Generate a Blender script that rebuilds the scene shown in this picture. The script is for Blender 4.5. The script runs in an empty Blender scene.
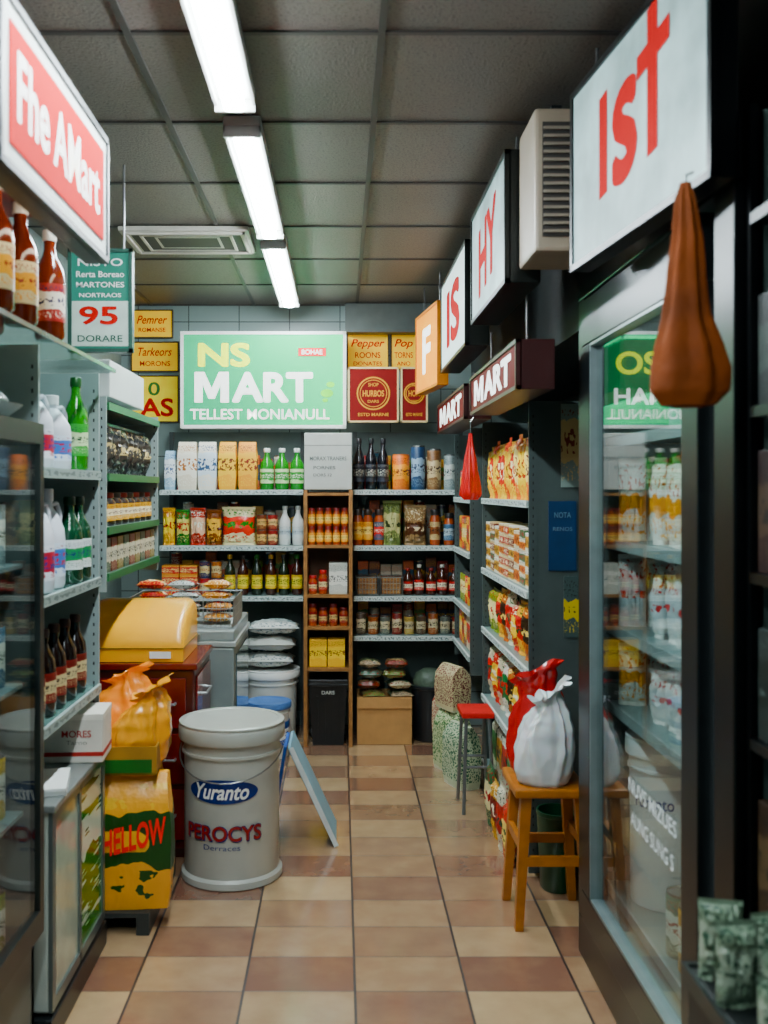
import bpy, bmesh, math, random
from mathutils import Matrix, Vector, noise
random.seed(7)
SC=bpy.context.scene
COL=SC.collection
def lin(h,a=1.0):
    h=h.lstrip('#'); o=[]
    for i in (0,2,4):
        c=int(h[i:i+2],16)/255
        o.append(c/12.92 if c<=.04045 else ((c+.055)/1.055)**2.4)
    L=.3*o[0]+.59*o[1]+.11*o[2]
    o=[min(1,max(0.001,L+(c-L)*1.27))**1.19 for c in o]
    return (o[0],o[1],o[2],a)
def mul(c,k): return (min(c[0]*k,1),min(c[1]*k,1),min(c[2]*k,1),1)
MC={}
def newmat(nm):
    m=bpy.data.materials.new(nm); m.use_nodes=True
    nt=m.node_tree; return m,nt,nt.nodes['Principled BSDF']
def mat(col,rough=.5,metal=0,emit=0,var=.12,scale=14,bump=0,coat=0,bscale=60,trans=0,spec=.5,sss=0):
    k=('m',col,rough,metal,emit,var,scale,bump,coat,bscale,trans,spec,sss)
    if k in MC: return MC[k]
    m,nt,b=newmat('surface_'+col.strip('#'))
    tc=nt.nodes.new('ShaderNodeTexCoord'); n=nt.nodes.new('ShaderNodeTexNoise')
    n.inputs['Scale'].default_value=scale; n.inputs['Detail'].default_value=4
    nt.links.new(tc.outputs['Object'],n.inputs['Vector'])
    r=nt.nodes.new('ShaderNodeValToRGB'); c=lin(col)
    r.color_ramp.elements[0].position=.3; r.color_ramp.elements[1].position=.7
    r.color_ramp.elements[0].color=mul(c,1-var); r.color_ramp.elements[1].color=mul(c,1+var)
    nt.links.new(n.outputs['Fac'],r.inputs['Fac']); nt.links.new(r.outputs['Color'],b.inputs['Base Color'])
    b.inputs['Roughness'].default_value=rough; b.inputs['Metallic'].default_value=metal
    b.inputs['Coat Weight'].default_value=coat; b.inputs['Specular IOR Level'].default_value=spec
    b.inputs['Transmission Weight'].default_value=trans
    if sss: b.inputs['Subsurface Weight'].default_value=sss; b.inputs['Subsurface Scale'].default_value=.03
    if emit:
        nt.links.new(r.outputs['Color'],b.inputs['Emission Color']); b.inputs['Emission Strength'].default_value=emit
    if bump:
        n2=nt.nodes.new('ShaderNodeTexNoise'); n2.inputs['Scale'].default_value=bscale
        nt.links.new(tc.outputs['Object'],n2.inputs['Vector'])
        bp=nt.nodes.new('ShaderNodeBump'); bp.inputs['Strength'].default_value=bump; bp.inputs['Distance'].default_value=.01
        nt.links.new(n2.outputs['Fac'],bp.inputs['Height']); nt.links.new(bp.outputs['Normal'],b.inputs['Normal'])
    MC[k]=m; return m
def math_(nt,op,a,b=None,c=None):
    n=nt.nodes.new('ShaderNodeMath'); n.operation=op
    for i,v in enumerate((a,b,c)):
        if v is None: continue
        if isinstance(v,(int,float)): n.inputs[i].default_value=v
        else: nt.links.new(v,n.inputs[i])
    return n.outputs[0]
def mixc(nt,f,a,b):
    n=nt.nodes.new('ShaderNodeMix'); n.data_type='RGBA'
    if isinstance(f,(int,float)): n.inputs[0].default_value=f
    else: nt.links.new(f,n.inputs[0])
    for i,v in ((6,a),(7,b)):
        if isinstance(v,tuple): n.inputs[i].default_value=v
        else: nt.links.new(v,n.inputs[i])
    return n.outputs[2]
def printed(base,band,ink,z0=.3,z1=.7,rough=.4,sx=9,sz=22,seed=0,emit=0,bump=0):
    k=('p',base,band,ink,z0,z1,rough,sx,sz,seed,emit,bump)
    if k in MC: return MC[k]
    m,nt,b=newmat('printed_'+base.strip('#'))
    tc=nt.nodes.new('ShaderNodeTexCoord'); sp=nt.nodes.new('ShaderNodeSeparateXYZ')
    nt.links.new(tc.outputs['Generated'],sp.inputs[0]); z=sp.outputs['Z']; x=sp.outputs['X']
    def between(a,c): return math_(nt,'MULTIPLY',math_(nt,'GREATER_THAN',z,a),math_(nt,'LESS_THAN',z,c))
    wob=nt.nodes.new('ShaderNodeTexNoise'); wob.inputs['Scale'].default_value=2.2
    nt.links.new(tc.outputs['Generated'],wob.inputs['Vector'])
    zz=math_(nt,'ADD',z,math_(nt,'MULTIPLY',math_(nt,'SUBTRACT',wob.outputs['Fac'],.5),.25))
    bandm=math_(nt,'MULTIPLY',math_(nt,'GREATER_THAN',zz,z0),math_(nt,'LESS_THAN',zz,z1))
    c=mixc(nt,bandm,lin(base),lin(band))
    mp=nt.nodes.new('ShaderNodeMapping'); mp.inputs['Scale'].default_value=(sx,sx*.6,sz); mp.inputs['Location'].default_value=(seed*3.1,seed*1.7,seed*2.3)
    nt.links.new(tc.outputs['Generated'],mp.inputs[0])
    n=nt.nodes.new('ShaderNodeTexNoise'); n.inputs['Scale'].default_value=1; n.inputs['Detail'].default_value=1
    nt.links.new(mp.outputs[0],n.inputs['Vector'])
    big=math_(nt,'MULTIPLY',math_(nt,'GREATER_THAN',n.outputs['Fac'],.53),between(z0+.1,z1-.1))
    c=mixc(nt,big,c,lin(ink))
    mp2=nt.nodes.new('ShaderNodeMapping'); mp2.inputs['Scale'].default_value=(sx*2.4,sx,sz*2.4); mp2.inputs['Location'].default_value=(seed,2,0)
    nt.links.new(tc.outputs['Generated'],mp2.inputs[0])
    n2=nt.nodes.new('ShaderNodeTexNoise'); n2.inputs['Scale'].default_value=1; nt.links.new(mp2.outputs[0],n2.inputs['Vector'])
    sm=math_(nt,'MULTIPLY',math_(nt,'GREATER_THAN',n2.outputs['Fac'],.58),between(.08,z0-.04))
    c=mixc(nt,sm,c,lin(band))
    sm2=math_(nt,'MULTIPLY',math_(nt,'GREATER_THAN',n2.outputs['Fac'],.57),between(z1+.06,.93))
    c=mixc(nt,sm2,c,lin(ink))
    nt.links.new(c,b.inputs['Base Color']); b.inputs['Roughness'].default_value=rough
    if emit: nt.links.new(c,b.inputs['Emission Color']); b.inputs['Emission Strength'].default_value=emit
    if bump:
        n3=nt.nodes.new('ShaderNodeTexNoise'); n3.inputs['Scale'].default_value=6; nt.links.new(tc.outputs['Generated'],n3.inputs['Vector'])
        bp=nt.nodes.new('ShaderNodeBump'); bp.inputs['Strength'].default_value=bump; bp.inputs['Distance'].default_value=.02
        nt.links.new(n3.outputs['Fac'],bp.inputs['Height']); nt.links.new(bp.outputs['Normal'],b.inputs['Normal'])
    MC[k]=m; return m
def glassmat(tint=(.95,.98,.98,1),name='clear_glass',k_=.5,rough=.02):
    if name in MC: return MC[name]
    m=bpy.data.materials.new(name); m.use_nodes=True; nt=m.node_tree; nt.nodes.clear()
    o=nt.nodes.new('ShaderNodeOutputMaterial'); mx=nt.nodes.new('ShaderNodeMixShader')
    t=nt.nodes.new('ShaderNodeBsdfTransparent'); t.inputs[0].default_value=tint
    g=nt.nodes.new('ShaderNodeBsdfGlossy'); g.inputs['Roughness'].default_value=rough
    ge=nt.nodes.new('ShaderNodeNewGeometry'); d=nt.nodes.new('ShaderNodeVectorMath'); d.operation='DOT_PRODUCT'
    nt.links.new(ge.outputs['Normal'],d.inputs[0]); nt.links.new(ge.outputs['Incoming'],d.inputs[1])
    c=math_(nt,'ABSOLUTE',d.outputs['Value']); f=math_(nt,'POWER',math_(nt,'SUBTRACT',1,c),5); f=math_(nt,'MULTIPLY',math_(nt,'ADD',math_(nt,'MULTIPLY',f,.96),.04),k_)
    nt.links.new(f,mx.inputs[0]); nt.links.new(t.outputs[0],mx.inputs[1]); nt.links.new(g.outputs[0],mx.inputs[2]); nt.links.new(mx.outputs[0],o.inputs[0])
    MC[name]=m; return m
def gradmat(c0,c1,emit):
    m,nt,b=newmat('sign_gradient'); tc=nt.nodes.new('ShaderNodeTexCoord'); sp=nt.nodes.new('ShaderNodeSeparateXYZ'); nt.links.new(tc.outputs['Generated'],sp.inputs[0])
    f=math_(nt,'ADD',math_(nt,'MULTIPLY',sp.outputs['X'],.75),math_(nt,'MULTIPLY',sp.outputs['Z'],.25))
    c=mixc(nt,f,lin(c0),lin(c1)); nt.links.new(c,b.inputs['Base Color']); nt.links.new(c,b.inputs['Emission Color']); b.inputs['Emission Strength'].default_value=emit; b.inputs['Roughness'].default_value=.6; b.inputs['Specular IOR Level'].default_value=.1
    return m
# ---------------- geometry ----------------
class G:
    def __init__(s): s.v=[]; s.f=[]; s.s=[]
    def add(s,vs,fs,smooth=False,M=None):
        o=len(s.v)
        for v in vs:
            v=Vector(v)
            if M is not None: v=M@v
            s.v.append(tuple(v))
        for f in fs: s.f.append([i+o for i in f]); s.s.append(smooth)
        return s
    def box(s,x0,x1,y0,y1,z0,z1,b=0,M=None,seg=2):
        if b<=0:
            vs=[(x,y,z) for x in (x0,x1) for y in (y0,y1) for z in (z0,z1)]
            return s.add(vs,[(0,1,3,2),(4,6,7,5),(0,4,5,1),(2,3,7,6),(0,2,6,4),(1,5,7,3)],False,M)
        bm=bmesh.new(); bmesh.ops.create_cube(bm,size=1)
        for v in bm.verts: v.co=Vector(((x0+x1)/2+v.co.x*(x1-x0),(y0+y1)/2+v.co.y*(y1-y0),(z0+z1)/2+v.co.z*(z1-z0)))
        bmesh.ops.bevel(bm,geom=bm.edges[:],offset=b,segments=seg,affect='EDGES',profile=.6)
        bm.verts.index_update()
        s.add([v.co.copy() for v in bm.verts],[[v.index for v in f.verts] for f in bm.faces],False,M); bm.free(); return s
    def lathe(s,prof,cx=0,cy=0,n=20,M=None,smooth=True):
        vs=[];fs=[]
        for r,z in prof:
            for i in range(n):
                a=2*math.pi*i/n; vs.append((cx+r*math.cos(a),cy+r*math.sin(a),z))
        for j in range(len(prof)-1):
            for i in range(n):
                fs.append((j*n+i,j*n+(i+1)%n,(j+1)*n+(i+1)%n,(j+1)*n+i))
        fs.append(tuple(range(n))[::-1]); fs.append(tuple((len(prof)-1)*n+i for i in range(n)))
        return s.add(vs,fs,smooth,M)
    def rod(s,p0,p1,r,r1=None,n=8):
        p0=Vector(p0);p1=Vector(p1);d=p1-p0
        M=Matrix.Translation(p0)@d.to_track_quat('Z','Y').to_matrix().to_4x4()
        return s.lathe([(r,0),(r if r1 is None else r1,d.length)],n=n,M=M)
    def path(s,pts,r,n=8):
        for a,b in zip(pts,pts[1:]): s.rod(a,b,r,n=n)
        return s
    def mesh(s,m,nm='mesh'):
        me=bpy.data.meshes.new(nm); me.from_pydata(s.v,[],s.f)
        for p,sm in zip(me.polygons,s.s): p.use_smooth=sm
        bm=bmesh.new(); bm.from_mesh(me); bmesh.ops.recalc_face_normals(bm,faces=bm.faces); bm.to_mesh(me); bm.free()
        if any(s.s):
            try: me.set_sharp_from_angle(angle=math.radians(40))
            except Exception: pass
        me.materials.append(m); me.update(); return me
def bx(m,*a,**k): return G().box(*a,**k).mesh(m)
def txt(s,w,h,m,cx=0,cz=0,y=-.004,bold=.012,wrap=0,shear=0,tilt=0,blockm=False):
    body='ART' if blockm else s
    cu=bpy.data.curves.new('t','FONT'); cu.body=body; cu.align_x='CENTER'; cu.offset=min(bold,.004); cu.shear=shear; cu.resolution_u=4
    ob=bpy.data.objects.new('t',cu); COL.objects.link(ob)
    dg=bpy.context.evaluated_depsgraph_get(); me=bpy.data.meshes.new_from_object(ob.evaluated_get(dg))
    bpy.data.objects.remove(ob); bpy.data.curves.remove(cu)
    if bold>.006:
        bm=bmesh.new(); bm.from_mesh(me); base=[v.co.copy() for v in bm.verts]; faces=[[v.index for v in f.verts] for f in bm.faces]; bm.free()
        V=[];F=[]; b=bold*.75
        nk=12 if bold>.02 else 6
        for k in range(nk+1):
            dx,dy=(0,0) if k==0 else (b*math.cos(2*math.pi*k/nk),b*math.sin(2*math.pi*k/nk))
            o=len(V); V+=[(c.x+dx,c.y+dy,k*.0004) for c in base]; F+=[[i+o for i in f] for f in faces]
        if blockm:
            xs=[v[0] for v in V]; ys=[v[1] for v in V]; X0=min(xs); Y0=min(ys); HH=max(ys)-Y0; WW=HH*1.08; sp_=HH*.1
            o=len(V)
            V+=[(X0-sp_-WW+px_*WW,Y0+pz*HH,.0) for px_,pz in ((0,0),(0,1),(.29,1),(.5,.46),(.71,1),(1,1),(1,0),(.76,0),(.76,.58),(.59,.12),(.41,.12),(.24,.58),(.24,0))]
            F.append([o+i for i in range(13)])
        me=bpy.data.meshes.new('t'); me.from_pydata(V,[],F)
    xs=[v.co.x for v in me.vertices]; ys=[v.co.y for v in me.vertices]
    x0,x1,y0,y1=min(xs),max(xs),min(ys),max(ys)
    if wrap:
        bm=bmesh.new(); bm.from_mesh(me); 
        bmesh.ops.triangulate(bm,faces=bm.faces); bmesh.ops.subdivide_edges(bm,edges=[e for e in bm.edges if e.calc_length()>.25],cuts=2); bm.to_mesh(me); bm.free()
    for v in me.vertices:
        X=((v.co.x-x0)/(x1-x0)-.5)*w; Z=((v.co.y-y0)/(y1-y0)-.5)*h; dy=v.co.z*.03
        Z+=X*tilt
        X+=cx; Z+=cz
        if wrap:
            a=X/wrap; R=wrap+(-y)+dy; v.co=(R*math.sin(a),-R*math.cos(a),Z)
        else: v.co=(X,y-dy,Z)
    me.materials.clear(); me.materials.append(m); me.update(); return me
def thing(name,label,cat,parts,loc=(0,0,0),yaw=0,group=None,rot=None,scale=1,kind=None):
    def setp(o,p,parent):
        o.parent=parent
        if len(p)>2 and p[2]: o['label']=p[2]
        if len(p)>3:
            for q in p[3]:
                c=bpy.data.objects.new(q[0],q[1]); COL.objects.link(c); setp(c,q,o)
    if len(parts)==1 and len(parts[0])<4:
        root=bpy.data.objects.new(name,parts[0][1]); COL.objects.link(root)
    else:
        root=bpy.data.objects.new(name,None); root.empty_display_size=.05; COL.objects.link(root)
        for p in parts:
            o=bpy.data.objects.new(p[0],p[1]); COL.objects.link(o); setp(o,p,root)
    root.location=loc; root.rotation_euler=rot if rot else (0,0,math.radians(yaw)); root.scale=(scale,)*3
    root['label']=label; root['category']=cat
    if group: root['group']=group
    if kind: root['kind']=kind
    return root
def structure(name,me):
    o=bpy.data.objects.new(name,me); COL.objects.link(o); o['kind']='structure'; o['label']='plain '+name.split('_')[0]+' of the small shop interior'; o['category']=name.split('_')[0]; return o
# ---------------- room ----------------
XL,XR,YB,YF,ZC=-1.3,1.3,5.95,-.6,2.5
def floormat():
    m,nt,b=newmat('floor_tiles'); tc=nt.nodes.new('ShaderNodeTexCoord'); sp=nt.nodes.new('ShaderNodeSeparateXYZ'); nt.links.new(tc.outputs['Object'],sp.inputs[0])
    u=math_(nt,'DIVIDE',math_(nt,'SUBTRACT',sp.outputs['X'],.042),.312); v=math_(nt,'DIVIDE',math_(nt,'SUBTRACT',sp.outputs['Y'],3.0),.207)
    fu=math_(nt,'FLOOR',u); fv=math_(nt,'FLOOR',v); ru=math_(nt,'FRACT',u); rv=math_(nt,'FRACT',v)
    cb=nt.nodes.new('ShaderNodeCombineXYZ'); nt.links.new(fu,cb.inputs[0]); nt.links.new(fv,cb.inputs[1])
    wn=nt.nodes.new('ShaderNodeTexWhiteNoise'); nt.links.new(cb.outputs[0],wn.inputs['Vector'])
    ck=math_(nt,'FLOORED_MODULO',math_(nt,'ADD',fu,fv),2)
    f=math_(nt,'ADD',math_(nt,'MULTIPLY',ck,.36),math_(nt,'MULTIPLY',wn.outputs['Value'],.45))
    n=nt.nodes.new('ShaderNodeTexNoise'); n.inputs['Scale'].default_value=9; n.inputs['Detail'].default_value=6; nt.links.new(tc.outputs['Object'],n.inputs['Vector'])
    f=math_(nt,'ADD',f,math_(nt,'MULTIPLY',math_(nt,'SUBTRACT',n.outputs['Fac'],.5),.6))
    r=nt.nodes.new('ShaderNodeValToRGB'); r.color_ramp.elements[0].color=lin('#8c6e60'); r.color_ramp.elements[1].color=lin('#ceb899')
    e=r.color_ramp.elements.new(.45); e.color=lin('#aa9078')
    nt.links.new(f,r.inputs['Fac'])
    gu=math_(nt,'MINIMUM',ru,math_(nt,'SUBTRACT',1,ru)); gv=math_(nt,'MINIMUM',rv,math_(nt,'SUBTRACT',1,rv))
    g=math_(nt,'MAXIMUM',math_(nt,'LESS_THAN',gu,.012),math_(nt,'MULTIPLY',math_(nt,'LESS_THAN',gv,.013),.6))
    c=mixc(nt,g,r.outputs['Color'],lin('#3e302b')); nt.links.new(c,b.inputs['Base Color'])
    n2=nt.nodes.new('ShaderNodeTexNoise'); n2.inputs['Scale'].default_value=4; nt.links.new(tc.outputs['Object'],n2.inputs['Vector'])
    rr=math_(nt,'ADD',math_(nt,'MULTIPLY',n2.outputs['Fac'],.25),.04); rr=math_(nt,'ADD',rr,math_(nt,'MULTIPLY',g,.4))
    nt.links.new(rr,b.inputs['Roughness']); b.inputs['Coat Weight'].default_value=1; b.inputs['Coat Roughness'].default_value=.14; b.inputs['Coat IOR'].default_value=1.6
    bp=nt.nodes.new('ShaderNodeBump'); bp.inputs['Strength'].default_value=.5; bp.inputs['Distance'].default_value=.003; nt.links.new(math_(nt,'SUBTRACT',1,g),bp.inputs['Height']); nt.links.new(bp.outputs['Normal'],b.inputs['Normal'])
    return m
def ceilmat():
    m,nt,b=newmat('ceiling_panels'); tc=nt.nodes.new('ShaderNodeTexCoord'); sp=nt.nodes.new('ShaderNodeSeparateXYZ'); nt.links.new(tc.outputs['Object'],sp.inputs[0])
    fu=math_(nt,'FLOOR',math_(nt,'DIVIDE',math_(nt,'SUBTRACT',sp.outputs['X'],.10),.61)); fv=math_(nt,'FLOOR',math_(nt,'DIVIDE',math_(nt,'SUBTRACT',sp.outputs['Y'],2.99),.59))
    cb=nt.nodes.new('ShaderNodeCombineXYZ'); nt.links.new(fu,cb.inputs[0]); nt.links.new(fv,cb.inputs[1])
    wn=nt.nodes.new('ShaderNodeTexWhiteNoise'); nt.links.new(cb.outputs[0],wn.inputs['Vector'])
    n=nt.nodes.new('ShaderNodeTexNoise'); n.inputs['Scale'].default_value=120; n.inputs['Detail'].default_value=3; nt.links.new(tc.outputs['Object'],n.inputs['Vector'])
    c=mixc(nt,wn.outputs['Value'],lin('#66625d'),lin('#827d77'))
    c=mixc(nt,math_(nt,'MULTIPLY',math_(nt,'GREATER_THAN',n.outputs['Fac'],.58),.6),c,lin('#3e3b38'))
    nt.links.new(c,b.inputs['Base Color']); b.inputs['Roughness'].default_value=.5
    bp=nt.nodes.new('ShaderNodeBump'); bp.inputs['Strength'].default_value=.5; bp.inputs['Distance'].default_value=.005; nt.links.new(n.outputs['Fac'],bp.inputs['Height']); nt.links.new(bp.outputs['Normal'],b.inputs['Normal'])
    return m
def gridmat(c1,c2,s=.05):
    m,nt,b=newmat('panel_grid'); tc=nt.nodes.new('ShaderNodeTexCoord'); mp=nt.nodes.new('ShaderNodeMapping')
    mp.inputs['Rotation'].default_value=(math.radians(90),0,0); nt.links.new(tc.outputs['Object'],mp.inputs[0])
    br=nt.nodes.new('ShaderNodeTexBrick'); br.offset=0; br.inputs['Scale'].default_value=1; br.inputs['Brick Width'].default_value=.3; br.inputs['Row Height'].default_value=.2
    br.inputs['Mortar Size'].default_value=.003; br.inputs['Color1'].default_value=lin(c1); br.inputs['Color2'].default_value=mul(lin(c1),.9); br.inputs['Mortar'].default_value=lin(c2)
    nt.links.new(mp.outputs[0],br.inputs['Vector']); nt.links.new(br.outputs['Color'],b.inputs['Base Color']); b.inputs['Roughness'].default_value=.4
    return m
structure('floor',bx(floormat(),XL,XR,YF,YB,-.05,0))
structure('ceiling',bx(ceilmat(),XL,XR,YF,YB,ZC,ZC+.05))
structure('wall_back',bx(gridmat('#8b9895','#3f4644'),XL,XR,YB,YB+.06,0,ZC))
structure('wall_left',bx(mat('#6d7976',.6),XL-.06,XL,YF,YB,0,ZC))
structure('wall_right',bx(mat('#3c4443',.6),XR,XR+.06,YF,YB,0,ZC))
g=G()
for x in (-1.12,-.51,.10,.71): g.box(x-.009,x+.009,YF,YB,ZC-.006,ZC-.0005)
k=2.99-.59*6
while k<YB: 
    g.box(XL,XR,k-.008,k+.008,ZC-.0055,ZC-.0004); k+=.59
structure('trim_1',g.mesh(mat('#403e3c',.5)))
structure('trim_2',bx(mat('#242a2a',.6),.78,XR-.002,3.06,YB-.002,1.92,ZC-.008))
structure('trim_3',G().box(.03,.78,5.84,5.948,2.34,2.49).box(.03,.78,5.82,5.948,2.32,2.34).mesh(mat('#5b615e',.5)))
# ---------------- lights ----------------
housing=mat('#a9aaa6',.35,var=.04); 
tube=mat('#eef8ff',.3,emit=142,var=.01)
def lightfix(y0,y1):
    L=y1-y0
    a=G().box(-.055,.055,0,L,-.03,0,.004).box(-.055,-.048,0,L,-.046,-.03).box(.048,.055,0,L,-.046,-.03).box(-.055,.055,0,.012,-.062,-.03).box(-.055,.055,L-.012,L,-.062,-.03).mesh(housing)
    t=G().box(-.028,.028,.02,L-.02,-.068,-.033,.012).mesh(tube)
    thing('fluorescent_light','long white fluorescent ceiling light fixture, switched on','ceiling light',[('housing',a),('diffuser',t)],(-.287,y0,ZC-.006),group='fluorescent ceiling lights')
for a in ((.3,1.4),(1.5,2.74),(2.92,4.12),(4.28,5.65)): lightfix(*a)
g=G().box(-.27,.27,-.2,.2,-.02,-.0,.004)
for i,q in enumerate((.22,.17,.12,.07)):
    z=-.03+i*.004
    g.box(-q*1.15,q*1.15,-q*.8,-q*.8+.012,z,-.015).box(-q*1.15,q*1.15,q*.8-.012,q*.8,z,-.015).box(-q*1.15,-q*1.15+.012,-q*.8,q*.8,z,-.015).box(q*1.15-.012,q*1.15,-q*.8,q*.8,z,-.015)
thing('air_vent','square white metal ceiling air diffuser with concentric louvres','air vent',[('frame',g.mesh(mat('#c4c0b8',.4))),('grille',bx(mat('#3a3733',.6),-.23,.23,-.16,.16,-.0215,-.0202))],(-.65,4.34,ZC-.006))
# ---------------- signs ----------------
def sign(name,label,loc,yaw,w,h,t,fm,pm,texts,b=.02,extra=None,hang=None,cat='sign',rot=None):
    g=G().box(-w/2,w/2,.002,t,0,h,.004)
    g.box(-w/2,w/2,-.008,.01,0,b).box(-w/2,w/2,-.008,.01,h-b,h).box(-w/2,-w/2+b,-.008,.01,0,h).box(w/2-b,w/2,-.008,.01,0,h)
    parts=[('frame',g.mesh(fm)),('panel',bx(pm,-w/2+b,w/2-b,-.003,.004,b,h-b))]
    for T in texts:
        s,cx,cz,tw,th,m=T[:6]; kw=T[6] if len(T)>6 else {}
        parts.append(('lettering',txt(s,tw,th,m,cx,cz,**kw)))
    if extra: parts+=extra
    if hang:
        for x in (-w*.35,w*.35): parts.append(('hanger_rod',G().rod((x,t/2,h-.002),(x,t/2,h+hang),.004).mesh(mat('#777777',.3,.8))))
    return thing(name,label,cat,parts,loc,yaw,rot=rot)
white=mat('#f2f4f0',.35,var=.02); silver=mat('#a9adac',.3,.7,var=.05); black=mat('#161819',.35,var=.2); dgray=mat('#2c3031',.35,.4,var=.1)
red=mat('#bd1208',.6,var=.04,spec=.1); redE=mat('#a80402',.7,emit=.08,var=.02,spec=.05); whE=mat('#f4f6f2',.6,emit=1.5,var=.02,spec=.1)
yel=mat('#f6d400',.5,var=.04,spec=.2); yelE=mat('#e8f400',.5,emit=1.3,var=.02,spec=.1); gold=mat('#d3a650',.35,.3,var=.06)
tealE=gradmat('#009070','#22c48c',1.55)
pill=G().box(.2,.36,-.006,-.003,.412,.46,.0014)
dot=[]
for i,(x,z,r) in enumerate(((.365,.2,.024),(.385,.25,.016),(.355,.16,.011))):
    gg=G(); M=Matrix.Translation((x,-.0045,z))@Matrix.Rotation(math.radians(90),4,'X')@Matrix.Diagonal((1.5,1,1,1)); gg.lathe([(r,0),(r,.001)],n=16,M=M); dot.append(('emblem_leaf',gg.mesh(mat('#7fd83a',.4,emit=.9)),'pale green leaf mark'))
sign('shop_sign','large illuminated teal shop sign with yellow and white lettering',(-.44,5.74,1.755),0,.95,.555,.08,mat('#e3e8e4',.3,var=.03,emit=.4),tealE,
 [('NS',-.225,.42,.30,.14,yelE,{'bold':.045}),('MART',-.055,.235,.68,.175,whE,{'bold':.045,'blockm':True}),('TELLEST MONIANULL',-.02,.08,.80,.06,whE,{'bold':.014}),('BOHAE',.28,.436,.12,.028,whE,{'y':-.0075,'bold':.02})],b=.018,
 extra=[('red_badge',pill.mesh(mat('#d01000',.5,emit=.5)))]+dot)
def poster(x0,x1,z0,z1,pm,texts,label,fm=None,y=5.935):
    sign('wall_poster',label,((x0+x1)/2,y,z0),0,x1-x0,z1-z0,.012,fm or mat('#5a4a20',.5),pm,texts,b=.008)
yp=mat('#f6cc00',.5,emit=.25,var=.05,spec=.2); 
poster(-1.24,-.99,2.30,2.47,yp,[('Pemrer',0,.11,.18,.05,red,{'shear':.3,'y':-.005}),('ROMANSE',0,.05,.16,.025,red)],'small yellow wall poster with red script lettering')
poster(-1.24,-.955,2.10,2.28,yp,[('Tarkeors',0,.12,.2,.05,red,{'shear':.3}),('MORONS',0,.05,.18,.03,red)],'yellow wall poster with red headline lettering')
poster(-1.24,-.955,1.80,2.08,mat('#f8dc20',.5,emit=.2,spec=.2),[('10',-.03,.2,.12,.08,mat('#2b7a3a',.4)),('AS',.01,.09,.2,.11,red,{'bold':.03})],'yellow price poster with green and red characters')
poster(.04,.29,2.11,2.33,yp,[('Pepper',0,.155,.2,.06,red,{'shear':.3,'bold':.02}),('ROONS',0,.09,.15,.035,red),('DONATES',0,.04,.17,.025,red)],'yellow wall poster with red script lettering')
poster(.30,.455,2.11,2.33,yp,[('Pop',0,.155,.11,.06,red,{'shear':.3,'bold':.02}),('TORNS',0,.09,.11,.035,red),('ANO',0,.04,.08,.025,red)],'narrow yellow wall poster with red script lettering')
mar=mat('#7a0806',.6,emit=.03,var=.08,spec=.2)
def ring(cx,cz,r,w,y=-.005,n=32,sx=1.0):
    g=G(); vs=[];fs=[]
    for i in range(n):
        a=2*math.pi*i/n
        for q in (r,r-w): vs.append((cx+q*math.cos(a)*sx,y,cz+q*math.sin(a)))
    for i in range(n): j=(i+1)%n; fs.append((2*i,2*j,2*j+1,2*i+1))
    return g.add(vs,fs)
for x0,x1,t in ((.045,.335,'HURBOS'),(.345,.50,'HON')):
    w=x1-x0
    rg=ring(0,.165,.095 if w>.2 else .06,.008); ob=ring(0,.165,.078 if w>.2 else .048,.004)
    sign('wall_poster','dark red framed poster with round gold emblem',((x0+x1)/2,5.70,1.785),0,w,.315,.05,mat('#d8c7a0',.4),mar,[(t,0,.165,w*.42,.036,gold,{'bold':.03}),('ESTD MARNE',0,.045,w*.6,.018,gold),('SHOP',0,.215,w*.2,.02,gold),('DARS',0,.12,w*.22,.016,gold)],b=.01,extra=[('emblem_ring',rg.mesh(gold)),('emblem_ring',ob.mesh(gold))])
lt=mat('#c6d3ca',.5,emit=.08,spec=.2)
sign('price_sign','teal and white price board with red number',(-.80,3.34,1.86),0,.215,.345,.03,mat('#3b5a50',.4),mat('#4a8576',.5,emit=.08,scale=5,spec=.2),
 [('95',-.005,.122,.13,.062,red,{'bold':.03,'y':-.007}),('NISTO',0,.30,.15,.025,white),('Rerta Boreao',0,.26,.16,.02,white),('MARTONES',0,.225,.16,.018,white),('NORTRAOS',0,.19,.14,.014,white),('DORARE',0,.045,.15,.022,mat('#1e5a4a',.5),{'y':-.007})],b=.012,hang=.285,extra=[('price_strip',bx(lt,-.094,.094,-.0055,-.0035,.02,.17))])
redpan=mat('#c41600',.7,emit=.2,var=.05,scale=4,spec=.05)
sign('shop_sign','illuminated red and white light box sign with white lettering',(-.565,2.03,1.945),90,.77,.30,.05,mat('#3a3d3e',.35,.5),mat('#dfe4e0',.6,emit=.35,var=.02,spec=.1),
 [('Fhe',-.205,.155,.19,.125,whE,{'y':-.0075,'bold':.028}),('AMart',.105,.15,.37,.12,whE,{'y':-.0075,'bold':.022})],b=.014,extra=[('red_panel',bx(redpan,-.335,.335,-.0065,-.0035,.045,.255)),('glow_bar',bx(mat('#fff2e0',.4,emit=13),-.35,.42,.051,.075,.03,.045))],hang=None)  # glowing bar behind the housing is added to brighten the shaded bottles
structure('trim_4',G().box(XL+.002,-.645,1.2,2.42,2.06,2.10).box(-1.0,-.9,1.2,2.42,2.10,ZC-.008).mesh(mat('#6a1a12',.5)))
panE=mat('#a0b4b2',.5,emit=.35,var=.45,scale=4,spec=.4)
tl=G()
def quad(g,x0,x1,z0,z1,y=-.0045): g.add([(x0,y,z0+.12*x0),(x1,y,z0+.12*x1),(x1,y,z1+.12*x1),(x0,y,z1+.12*x0)],[(0,1,2,3)])
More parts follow.
